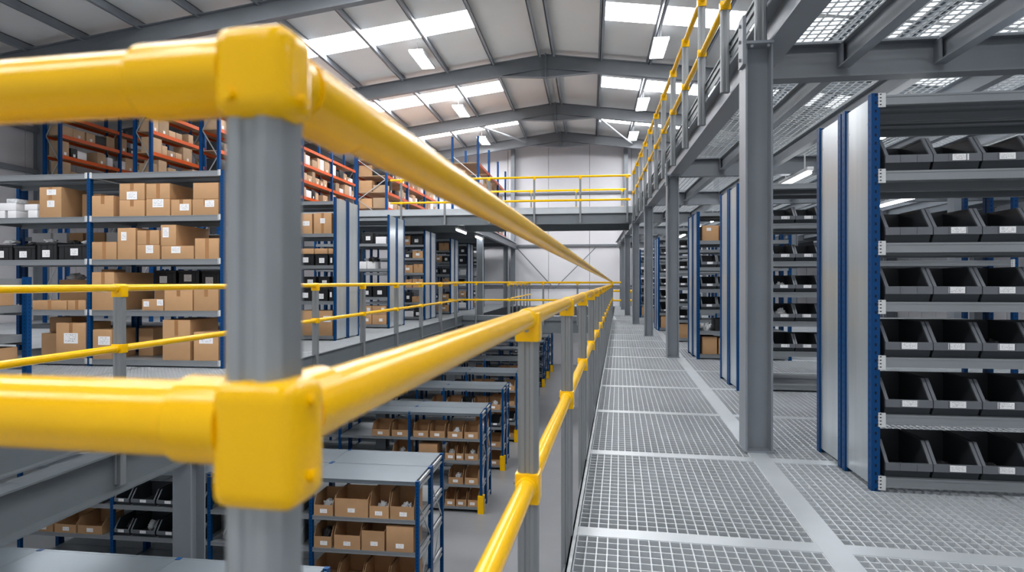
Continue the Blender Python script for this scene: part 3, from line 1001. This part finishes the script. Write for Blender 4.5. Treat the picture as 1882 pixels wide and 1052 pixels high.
# third and farther racks
carton(1.86, 2.13, 10.54, .4, 1.986, 2.24, 'cardboard box on the sixth shelf up of the third blue rack', stick=[(.4, .65, .07, .05)], tape=None)
carton(2.15, 2.4, 10.54, .4, 1.986, 2.23, 'cardboard box beside another on the sixth shelf of the third blue rack', tape='full')
for li in (2, 3, 4):
    for q in range(3):
        pbin(1.965 + .262 * q, 10.5, BZ[li], .255, .38, .21, 'dark picking bin, %s from the walkway, %s shelf up, third blue rack' % (ORD[q], ORD[li]))
tote(2.07, 2.42, 10.54, .4, BZ[1], .2, 'black lidded tote on the second shelf up of the third blue rack', False)
lump(1.95, 10.62, BZ[1], .16, .2, .2, 'white wrapped bundle on the second shelf up of the third blue rack')
carton(1.86, 2.1, 10.54, .42, BZ[0], BZ[0] + .29, 'plain cardboard box on the lowest shelf of the third blue rack', tape=None)
carton(2.13, 2.4, 10.54, .42, BZ[0], BZ[0] + .27, 'cardboard box behind the panel on the lowest shelf of the third blue rack', tape='full')
for ri in range(3, 8):
    nm, ya, yb = RR[ri]
    for li, z in enumerate(BZ):
        for q in range(2):
            x = 1.965 + .27 * q
            if li == 0:
                carton(x - .12, x + .12, ya, .4, z, z + .3, 'cardboard box, %s from the walkway, lowest shelf, %s' % (ORD[q], nm), tape=None)
            else:
                pbin(x, ya - .03, z, .255, .38, .21, 'dark picking bin, %s from the walkway, %s shelf up, %s' % (ORD[q], ORD[li], nm))

# ---- left box racks across the void
LV = [.11, .86, 1.64, 2.30, 2.965]
rack('nearest box rack across the void, cartons and black totes, blue uprights', [-9.85, -7.66, -5.455], [8.5, 9.42], 0, LV, 2.97, bh=.085, w=.06, brackets=True)
LR = [('second box rack', 12.78, 14.1), ('third box rack', 16.36, 17.72), ('fourth box rack', 20.07, 21.5), ('fifth box rack', 23.9, 25.3), ('sixth box rack', 27.3, 28.6), ('seventh box rack', 30.4, 31.6)]
LV2 = [.11, .87, 1.66, 2.36, 3.07]
for i, (nm, ya, yb) in enumerate(LR):
    hh = 3.16 if i < 2 else 3.05
    ym = (ya + yb) / 2
    lv = LV2 if i < 2 else [.11, .6, 1.1, 1.6, 2.1, 2.55, 3.0]
    rack('%s across the void, zinc end panel toward the guardrail' % nm, [-7.7, -5.56] if i else [-9.7, -7.63, -5.56], [ya, ym - .045, ym + .045, yb], 0, lv, hh, panel=1, bh=.075, w=.055)

rack('rear rack back to back with the nearest box rack, half hidden behind its boxes', [-9.85, -7.66, -5.455], [9.53, 10.4], 0, [.11, .55, 1.25, 1.83, 2.08, 2.965], 2.97, bh=.07, w=.06)
FL = 8.485
def B(x0, x1, z0, z1, what, d=.5, y=FL, **k):
    return carton(x0, x1, y, d, z0, z1, what, **k)
Z4, Z3, Z2, Z1 = 2.30, 1.64, .86, .11
# fourth level (below the top sheet)
for q, (a, b) in enumerate(((-9.4, -9.13), (-9.08, -8.93), (-8.72, -8.56))):
    B(a, b, Z4, Z4 + .115, 'small white carton in the lower layer, %s from the outer end, nearest box rack' % ORD[q], d=.3, mat=M_WHITE, tape=None)
B(-9.23, -8.93, Z4 + .117, Z4 + .235, 'white carton lying across the lower white cartons, nearest box rack', d=.3, mat=M_WHITE, tape=None)
B(-8.78, -8.56, Z4 + .117, Z4 + .21, 'white carton stacked next to the big box, nearest box rack', d=.3, mat=M_WHITE, tape=None)
B(-9.3, -8.55, Z4, Z4 + .33, 'long brown carton behind the white cartons, nearest box rack', d=.3, y=8.9, tape=None)
B(-9.1, -8.92, Z4 + .237, Z4 + .3, 'grey wrapped pack on the white cartons, nearest box rack', d=.2, mat=M_BAG, tape=None, name='wrapped_pack', cat='pack')
B(-8.52, -8.14, Z4, 2.77, 'big square cardboard box with two stickers, beside the white cartons', d=.62, tape='half', stick=[(.55, .74, .16, .085), (.52, .34, .125, .1)])
B(-8.07, -7.74, Z4, 2.7, 'cardboard box close behind the middle blue upright, fourth shelf', d=.4, y=8.8)
B(-7.615, -7.25, Z4, 2.62, 'single cardboard box right of the middle upright, fourth shelf', d=.5, tape='half')
B(-7.15, -6.73, Z4, 2.545, 'lower cardboard box of the first stacked pair, fourth shelf', tape='half')
B(-7.15, -6.73, 2.548, 2.8, 'upper cardboard box of the first stacked pair, sticker below its tape', tape='top', stick=[(.5, .02, .17, .12)])
B(-6.70, -6.31, Z4, 2.555, 'lower cardboard box of the second stacked pair, large sticker', tape='half', stick=[(.5, .5, .18, .125)])
B(-6.70, -6.31, 2.558, 2.79, 'upper cardboard box of the second stacked pair, fully taped', d=.75)
B(-6.29, -5.96, Z4, 2.54, 'single low box between stacked pairs, fourth shelf', tape='half', stick=[(.66, .3, .15, .1)])
B(-5.94, -5.52, Z4, 2.54, 'lower cardboard box of the end stacked pair, fourth shelf', tape='half', stick=[(.66, .5, .15, .1)])
B(-5.93, -5.52, 2.543, 2.785, 'upper plain cardboard box of the end stacked pair, fourth shelf', tape=None)
# third level
B(-7.615, -7.2, Z3, 1.91, 'wide taped box right of the middle upright, third shelf')
B(-7.18, -6.88, Z3, 2.12, 'tall cardboard box with upright sticker, third shelf', tape=None, stick=[(.35, .6, .09, .13)])
B(-6.85, -6.48, Z3, 1.86, 'lower cardboard box with sticker beside the tall box, third shelf', tape='half', stick=[(.55, .42, .12, .12)])
B(-6.85, -6.49, 1.863, 2.08, 'upper taped cardboard box beside the tall box, third shelf')
B(-6.45, -5.92, Z3, 1.84, 'long low cardboard box with sticker, third shelf', tape=None, stick=[(.45, .45, .15, .1)])
B(-6.46, -6.21, 1.843, 2.16, 'upright box with sticker on the long low box, third shelf', d=.8, tape=None, stick=[(.33, .4, .1, .15)])
B(-5.9, -5.51, Z3, 1.95, 'taped cardboard box at the open end, third shelf')
B(-5.92, -5.52, Z3 + .36, Z3 + .48, 'flat box at the back with sticker, third shelf end', d=.25, y=9.13, tape=None, stick=[(.5, .4, .12, .07)])
B(-5.92, -5.52, Z3, Z3 + .357, 'cardboard box at the back, below a flat box, third shelf end', d=.25, y=9.13, tape=None)
for q, (a, b, mt) in enumerate(((-9.3, -8.95, M_WHITE), (-8.9, -8.65, M_WHITE), (-8.6, -8.35, M_CARD), (-8.3, -7.95, M_CARD), (-7.92, -7.72, M_WHITE), (-7.58, -7.22, M_WHITE), (-7.18, -6.9, M_CARD))):
    B(a, b, Z3 + .29 - (.29 if q > 4 else 0), Z3 + .47, 'carton in the back row of the third shelf, %s from the outer end' % ORD[q], d=.25, y=9.12, mat=mt, tape=None)
for q, (a, b, h) in enumerate(((-9.4, -9.02, .24), (-9.0, -8.62, .22), (-8.6, -8.24, .27), (-8.22, -7.72, .24))):
    tote(a, b, FL + .02, .45, Z3, h, 'black tote, %s from the outer end, third shelf of nearest box rack' % ORD[q])
for q, (a, w, mt) in enumerate(((-9.2, .26, M_BAG), (-8.82, .22, M_BAGD), (-8.5, .22, M_BAG), (-8.1, .26, M_BAGD), (-7.85, .18, M_BAG))):
    lump(a, FL + .2, Z3 + (.268 if q == 0 else .228 if q == 1 else .278 if q == 2 else .249), w, .22, .09, 'loose wrapped goods on a black tote, %s from the outer end, nearest box rack' % ORD[q], mt)
for q, (a, b) in enumerate(((-9.35, -9.0), (-8.95, -8.55), (-8.5, -8.15), (-8.1, -7.75))):
    B(a, b, Z3, Z3 + .288, 'black carton at the back of the third shelf, %s from the outer end' % ORD[q], d=.25, y=9.12, mat=M_BLACK, tape=None)
# second level
B(-8.64, -8.05, Z2, 1.005, 'long flat box with torn tape, second shelf', tape='full')
B(-8.03, -7.72, Z2, 1.01, 'flat box with torn tape beside the middle upright, second shelf', tape='full')
B(-8.72, -7.72, Z2, 1.33, 'long dark brown box at the back, second shelf', d=.3, y=9.05, tape=None)
B(-7.95, -7.72, 1.333, 1.5, 'small box on the long dark box, second shelf', d=.25, y=9.05, tape=None)
lump(-8.5, 9.15, 1.333, .3, .25, .15, 'grey wrapped goods on the long dark box, second shelf', M_BAG)
B(-7.615, -7.24, Z2, 1.445, 'big plain box behind the guardrail post, second shelf', d=.85, tape='half', stick=[(.5, .48, .17, .06)])
B(-6.77, -6.42, Z2, 1.03, 'small low box with two stickers, second shelf', tape=None, stick=[(.2, .35, .09, .08), (.85, .45, .1, .09)])
B(-6.40, -5.94, Z2, 1.22, 'taped cardboard box next to the low box, second shelf', tape='half')
B(-5.92, -5.52, Z2, 1.215, 'taped cardboard box at the open end, second shelf', tape='half')
for q, (a, b) in enumerate(((-7.0, -6.6), (-6.57, -6.2), (-6.17, -5.85), (-5.83, -5.5))):
    tote(a, b, 9.02, .35, Z2 + .36, .26, 'black tote in the back row, %s from the middle upright, second shelf' % ORD[q])
    B(a + .01, b - .01, Z2, Z2 + .357, 'brown carton below a black tote at the back, %s from the middle upright' % ORD[q], d=.33, y=9.03, tape=None)
# first level
B(-8.75, -8.27, Z1, .47, 'dark brown box standing deep on the lowest shelf', d=.4, y=8.75, tape=None)
B(-8.23, -7.72, Z1, .66, 'large box with big sticker on the lowest shelf, left of the middle upright', tape='top', stick=[(.5, .42, .24, .16)])
B(-7.6, -7.28, Z1, .56, 'box with sticker on the lowest shelf, right of the middle upright', tape=None, stick=[(.6, .48, .2, .13)])
B(-7.2, -6.95, Z1, .55, 'box deep on the lowest shelf, beside the guardrail post', d=.4, y=8.95, tape=None)
B(-6.43, -5.98, Z1, .72, 'tallest plain box on the lowest shelf, nearest box rack', d=.7, tape='half')
B(-5.92, -5.52, Z1, .54, 'box with sticker at the open end of the lowest shelf', tape=None, stick=[(.5, .6, .22, .12)])
B(-8.75, -8.35, .473, .72, 'pale box on the dark box, lowest shelf', d=.35, y=8.9, tape=None)

# small low rack at the near end of the box rack deck
rack('low blue rack with zinc shelves in front of the nearest box rack', [-9.1, -7.17], [6.4, 6.96], 0, [.3, .62, 1.0, 1.34], 1.36, bh=.13, w=.07, braced=None)
low = [o for o in COL.objects if o.get('label', '').startswith('low blue rack')][0]
MB().bar((.2, .5, .34), (1.88, .5, 1.0), .012, .035).build('brace', M_BRACE, low, False)
MB().box(.05, 1.88, .03, .045, .32, .49).box(.05, 1.88, .03, .045, .64, .82).build('front_panel', M_SHELF, low, False)
carton(-7.85, -7.24, 6.45, .4, 1.0, 1.27, 'cardboard box on the upper shelf of the low rack', tape=None)
carton(-8.6, -7.9, 6.45, .4, 1.0, 1.25, 'second cardboard box on the upper shelf of the low rack', tape=None)
carton(-7.8, -7.24, 6.5, .4, .3, .47, 'flat cardboard box on the bottom shelf of the low rack', tape=None)

# second box rack, bay behind the corner post
def C(nm, yf):
    def f(x0, x1, z0, z1, what, d=.45, **k):
        return carton(x0, x1, yf, d, z0, z1, what + ', ' + nm, **k)
    return f
c1 = C('second box rack', 12.77)
c1(-6.37, -6.09, 2.36, 2.8, 'cardboard box with sticker under the top shelf', stick=[(.5, .4, .16, .1)], tape=None)
c1(-6.05, -5.64, 2.36, 2.81, 'cardboard box with small square mark under the top shelf', tape='full', stick=[(.5, .5, .11, .11)])
for q, (a, b) in enumerate(((-6.4, -6.05), (-6.03, -5.73), (-5.71, -5.6))):
    tote(a, b, 12.78, .45, 1.66, .25, 'black tote, %s from the open bay end, third shelf, second box rack' % ORD[2 - q])
    tote(a, b, 12.78, .45, .87, .28, 'black tote, %s from the open bay end, second shelf, second box rack' % ORD[2 - q])
    tote(a + .02, b - .01, 12.9, .4, 1.152, .26, 'dark tote stacked on another, %s from the open bay end, second box rack' % ORD[2 - q], q < 2)
    c1(a, b, 1.912, 2.03, 'flat brown carton on a black tote, %s from the open bay end' % ORD[2 - q], d=.3, tape=None)
c1(-6.38, -5.96, .11, .66, 'large plain cardboard box on the lowest shelf', tape=None)
c1(-5.94, -5.62, .11, .66, 'large cardboard box with sticker on the lowest shelf', tape=None, stick=[(.62, .55, .17, .13)])
c2 = C('third box rack', 16.35)
tote(-6.35, -6.02, 16.37, .45, 2.36, .3, 'black tote on the upper shelf of the third box rack')
for q, (a, b) in enumerate(((-6.4, -6.2), (-6.18, -5.95), (-5.93, -5.63))):
    c2(a, b, 2.36 if q == 2 else 1.66, 2.55 if q == 2 else 1.86, 'white carton %s' % ('beside the black tote', 'on the middle shelf', 'at the end of the upper shelf')[q] if q else 'white carton on the middle shelf end', mat=M_WHITE, tape=None)
lump(-6.05, 16.55, 1.863, .6, .35, .2, 'black wrapped goods on the middle shelf of the third box rack', M_BLACK)
for q, (a, b) in enumerate(((-6.4, -6.05), (-6.03, -5.62))):
    tote(a, b, 16.37, .45, .87, .33, 'black tote on the second shelf, third box rack, %s from the open bay end' % ORD[1 - q])
    c2(a, b, .11, .38, 'cardboard box in the lower layer, %s from the open bay end' % ORD[1 - q], tape=None, stick=[(.6, .3, .1, .08)])
    c2(a, b, .383, .62, 'cardboard box in the upper layer, %s from the open bay end' % ORD[1 - q], tape=None, stick=[(.75, .4, .09, .09)])
rnd = random.Random(11)
for i, (nm, ya, yb) in enumerate(LR[2:]):
    for li, z in enumerate([.11, .6, 1.1, 1.6, 2.1, 2.55]):
        x = -5.62
        q = 0
        while x > -6.55:
            w = rnd.uniform(.22, .42)
            h = rnd.uniform(.18, .36) if li < 5 else .3
            lab = 'item, %s from the panel, %s shelf up, %s' % (ORD[q], ORD[li], nm)
            t = rnd.random()
            if t < (.5 if i < 2 else .15):
                carton(x - w, x, ya - .01, .4, z, z + h, 'cardboard ' + lab.replace('item', 'box'), tape='half', stick=[(.5, .35, .12, .08)] if t < .3 else None)
            elif t < .62:
                carton(x - w, x, ya - .01, .4, z, z + h * .7, 'white carton ' + lab.replace('item, ', ''), mat=M_WHITE, tape=None)
            else:
                tote(x - w, x, ya - .01, .4, z, h, 'black tote ' + lab.replace('item, ', ''))
            x -= w + .03
            q += 1

# ---- ground floor racks
GL = [-3.28, -2.83, -2.34, -1.9, -1.395]
GR = [('nearest', 4.05, 5.44, -2.45), ('second', 7.95, 9.3, -2.3), ('third', 12.2, 13.3, -2.2), ('fourth', 15.05, 16.1, -2.17), ('fifth', 17.75, 18.8, -2.15), ('sixth', 20.8, 21.8, -2.13),
      ('seventh', 24.0, 25.0, -2.1), ('eighth', 27.13, 28.1, -2.08), ('ninth', 29.5, 30.4, -2.05), ('tenth', 31.75, 32.6, -2.0)]
for i, (nm, ya, yb, xr) in enumerate(GR):
    nb = 4 if i < 3 else 3 if i < 6 else 2
    xs = [xr - 1.5 * k for k in range(nb, -1, -1)]
    ym = (ya + yb) / 2
    lv = GL
    rack('%s ground floor rack with zinc top sheets, seen from above through the void' % nm, xs, [ya, ym - .03, ym + .03, yb], GZ, lv, 2.02, bh=.055, w=.05,
         guard=i >= 2, top=M_TOP, braced=1)
def gb(kind, x0, x1, y, li, h, nm, q, d=.42, lowf=.55, what=''):
    lab = '%s, %s from the aisle, %s shelf up, %s ground floor rack' % (what, ORD[q], ORD[li], nm)
    if kind == 'c':
        return cbin((x0 + x1) / 2, y, GL[li], x1 - x0 - .01, d, h, lab, lowf)
    if kind == 'p':
        return pbin((x0 + x1) / 2, y, GL[li], x1 - x0 - .01, d, h, lab)
    return carton(x0, x1 - .01, y, d, GL[li], GL[li] + h, lab, mat=M_CARDD, tape=None, stick=[(.5, .15, .11, .06)])
# second rack (the one whose near bays show)
y2 = 7.93
for q, (a, b, k, h, lf) in enumerate(((-2.68, -2.34, 'c', .33, .52), (-2.97, -2.69, 'c', .34, .48), (-3.46, -2.98, 'c', .3, .82), (-3.76, -3.48, 'c', .26, .55))):
    gb(k, a, b, y2, 3, h, 'second', q, lowf=lf, what='open cardboard bin')
for q, (a, b, k, h, lf) in enumerate(((-2.73, -2.34, 'b', .34, 1), (-3.08, -2.75, 'c', .28, .95), (-3.47, -3.09, 'c', .34, .55), (-3.76, -3.5, 'c', .28, .55))):
    gb(k, a, b, y2, 2, h, 'second', q, lowf=lf, what='closed cardboard box' if k == 'b' else 'open cardboard bin')
for q, (a, b, k) in enumerate(((-4.3, -3.95, 'p'), (-4.7, -4.33, 'p'), (-5.1, -4.73, 'p'), (-5.72, -5.38, 'p'), (-6.11, -5.74, 'p'), (-6.51, -6.13, 'p'), (-6.77, -6.53, 'p'), (-7.35, -6.95, 'c'), (-7.72, -7.37, 'c'), (-8.1, -7.74, 'c'))):
    gb(k, a, b, y2, 2, .22, 'second', q + 4, what='dark open bin' if k == 'p' else 'open cardboard bin')
    if q < 8:
        gb('p', a, b, y2, 3, .22, 'second', q + 4, what='dark open bin')
    if 2 < q < 7:
        lump((a + b) / 2, y2 + .22, GL[2] + .04, .2, .18, .16, 'wrapped parts in a dark bin, %s from the aisle, third shelf, second ground floor rack' % ORD[q + 4], M_BAG if q % 2 else M_BAGD)
for q, x in enumerate((-2.5, -2.84, -3.62)):
    lump(x, y2 + .2, GL[3] + .02, .2, .2, .2, 'parts in an open cardboard bin, %s from the aisle, fourth shelf, second ground rack' % ORD[(0, 1, 3)[q]], M_BAG)
lump(-3.63, y2 + .2, GL[2] + .02, .2, .22, .27, 'dark wrapped parts in a cardboard bin, third shelf, second ground rack', M_BAGD)
for li in (0, 1):
    for q in range(4):
        gb('c', -2.69 - .36 * q, -2.34 - .36 * q, y2, li, .26, 'second', q, what='open cardboard bin')
# third rack
y3 = 12.18
rowsets = {3: [(-2.55, -2.26), (-2.9, -2.58), (-3.27, -2.95), (-3.62, -3.3), (-4.08, -3.72), (-4.5, -4.12)], 2: [(-2.54, -2.26), (-2.72, -2.56), (-2.95, -2.74), (-3.5, -3.1), (-4.06, -3.73)], 1: [(-2.54, -2.26), (-2.88, -2.57)], 0: [(-2.48, -2.26), (-2.72, -2.5), (-2.95, -2.74)]}
for li, its in rowsets.items():
    for q, (a, b) in enumerate(its):
        if li == 2 and q == 3:
            gb('b', a, b, y3, li, .3, 'third', q, what='closed cardboard box')
        else:
            gb('c', a, b, y3, li, .27, 'third', q, lowf=.5, what='open cardboard bin')
for q, (x, li) in enumerate(((-2.74, 3), (-2.4, 2), (-2.84, 2), (-3.9, 2), (-2.7, 1))):
    lump(x + (.0 if q != 2 else -.005), y3 + .2, GL[li] + .03, .15, .17, .2, 'bagged parts in cardboard bin, %s shelf up, %s, third ground rack' % (ORD[li], ('second from the aisle', 'end bin', 'third from the aisle', 'bay beyond the blue upright', 'second bin')[q]), M_BAG)
# farther ground racks: bins along the visible fronts
for i, (nm, ya, yb, xr) in enumerate(GR[3:]):
    for li in (3, 2, 1, 0):
        n = (5 if li == 3 else 2) if i < 4 else (4 if li == 3 else 1)
        x = xr - .05
        for q in range(n):
            w = (.3, .34, .28, .36, .31)[(q + i + li) % 5]
            for ln in (xr - 1.5, xr - 3.0):
                if x - w < ln + .03 and x > ln - .03:
                    x = ln - .035
            if (i + q + li) % 3 == 2 or i > 2:
                gb('p', x - w, x, ya - .02, li, .24, nm, q, what='dark open bin')
            else:
                gb('c', x - w, x, ya - .02, li, .26, nm, q, lowf=.5, what='open cardboard bin')
            x -= w + .02
        if i < 2 and li == 3:
            lump(xr - .22, ya + .18, GL[3] + .02, .2, .2, .24, 'bagged white parts in the end bin, %s ground floor rack' % nm, M_BAG)

# ------------------------------------------------------------------ orange-beamed pallet racks
def pallet_rack(label, xr, w, y0, bay, nb, z0, levels, top):
    root = empty('pallet_rack', (xr, y0, z0), label, 'pallet rack')
    um_ = upright_mesh(.085, top - z0, M_BLUEP)
    ys = [bay * i for i in range(nb + 1)]
    for y in ys:
        for x in (-.0425, -w + .0425):
            link('upright', um_, root, (x, y, 0))
        m = MB()
        z = .3
        s = 1
        while z + .9 < top - z0:
            m.bar((-.08, y, z if s > 0 else z + .8), (-w + .08, y, z + .8 if s > 0 else z), .02, .03)
            z += .8
            s = -s
        m.build('brace', M_BRACE, root, False)
    for a, b in zip(ys[:-1], ys[1:]):
        for z in levels:
            for x in (-.04, -w + .04):
                MB().box(x - .025, x + .025, a + .043, b - .043, z - z0 - .11, z - z0).box(x - .03, x + .03, a + .043, a + .053, z - z0 - .15, z - z0 + .03).build('beam', M_ORANGE, root, False)
            MB().box(-w + .066, -.066, a + .05, b - .05, z - z0 - .03, z - z0 - .005).build('deck_board', M_CARDP, root, False)
    return root

PR = [('by side wall', -16.5, .62, 17.2, 2.45, 2, 0, [4.0, 4.65, 5.3, 5.95, 6.6], 7.2),
      ('second from side wall', -13.3, .62, 17.1, 2.6, 3, 0, [4.0, 4.65, 5.3, 5.95, 6.6], 7.3),
      ('third from side wall', -11.1, .66, 17.15, 2.7, 4, 0, [4.0, 4.65, 5.3, 5.95, 6.6], 7.4),
      ('on upper deck', -8.0, 1.3, 23.4, 2.8, 3, 3.47, [3.62, 4.27, 4.9, 5.55, 6.2], 6.9),
      ('at deck corner', -4.28, 1.1, 23.3, 2.55, 3, 3.47, [3.62, 4.5, 5.2, 5.95], 6.95)]
STK = MB().box(.0004, .0025, -.045, .045, .03, .12).mesh('sticker', M_STICK, False)
CART = {}
rnd = random.Random(5)
total = 0
for i, (nm, xr, w, y0, bay, nb, z0, lv, top) in enumerate(PR):
    pallet_rack('blue and orange pallet rack with small cartons, %s' % nm, xr, w, y0, bay, nb, z0, lv, top)
    use = {0: (1, 2, 3), 1: (1, 2, 3), 2: (0, 1, 2, 3), 3: (0, 1, 2, 3), 4: (0, 1, 2)}[i]
    for li in use:
        y = y0 + .06
        q = 0
        ymax = y0 + bay * nb - .3
        while y < ymax and q < 27:
            l = rnd.choice((.24, .3, .36, .44)) * (1.25 if i > 2 else 1.05)
            frac = (y - y0) % bay
            if frac + l > bay - .06:
                y = y0 + (math.floor((y - y0) / bay) + 1) * bay + .06
                continue
            if rnd.random() < .1:
                y += l * .8
                continue
            h = rnd.choice((.2, .26, .3, .38, .46))
            d = rnd.choice((.35, .42, .5)) if i < 3 else .55 if i == 3 else .42
            t_ = rnd.random()
            k = (l, h, d, 1 if t_ < .14 else 2 if t_ < .3 else 0)
            if k not in CART:
                CART[k] = MB().cbox(-d, 0, 0, l - .015, 0, h, .005).mesh('carton', (M_CARDP, M_WHITE, M_BLACK)[k[3]])
            o = link('carton', CART[k], None, (xr - .07, y, lv[li] + .0015))
            tag(o, '%s carton, %s from near end, %s level up, pallet rack %s' % (('pale', 'white', 'black')[k[3]], ORD[q], ORD[li], nm), 'carton')
            if rnd.random() < .5:
                link('sticker', STK, o, (0, l * .5, 0))
            y += l + rnd.choice((0, .01, .06))
            q += 1
            total += 1
    # goods seen through the end frame
    if i in (3, 4):
        for li in range(len(lv) - 1):
            for sd in (0, 1):
                ww = w / 2 - .1
                xa = xr - w + .09 + sd * (w / 2 - .01)
                if sd == 1:
                    continue
                carton(xa, xa + ww, y0 + .06, 1.0, lv[li], lv[li] + (.42, .36, .45, .4)[li % 4], 'brown carton inside end frame, %s level up, pallet rack %s' % (ORD[li], nm), tape=None, name='carton', cat='carton')
print('cartons', total)

# ------------------------------------------------------------------ light, camera
wd = bpy.data.worlds.new('World')
scene.world = wd
wd.use_nodes = True
wd.node_tree.nodes['Background'].inputs['Color'].default_value = (.93, .96, 1.0, 1)
wd.node_tree.nodes['Background'].inputs['Strength'].default_value = 0.8

cam = bpy.data.cameras.new('Camera')
co = bpy.data.objects.new('Camera', cam)
COL.objects.link(co)
co.location = (0, 0, 1.3)
co.rotation_euler = (math.pi / 2, 0, math.atan(144 / 1120))
cam.sensor_width = 36
cam.lens = 1120 / 1882 * 36
cam.shift_y = -8 / 1882
cam.clip_start = .02
cam.dof.use_dof = True
cam.dof.focus_distance = 9.0
cam.dof.aperture_fstop = 5.0
scene.camera = co

scene.view_settings.view_transform = 'Standard'
scene.view_settings.look = 'None'
scene.view_settings.gamma = 1
scene.view_settings.exposure = -0.28
for o in COL.objects:
    if o.parent is None and o.get('label') and not 4 <= len(o['label'].replace(',', ' ').split()) <= 16:
        print('LABEL', len(o['label'].split()), o.name, o['label'])
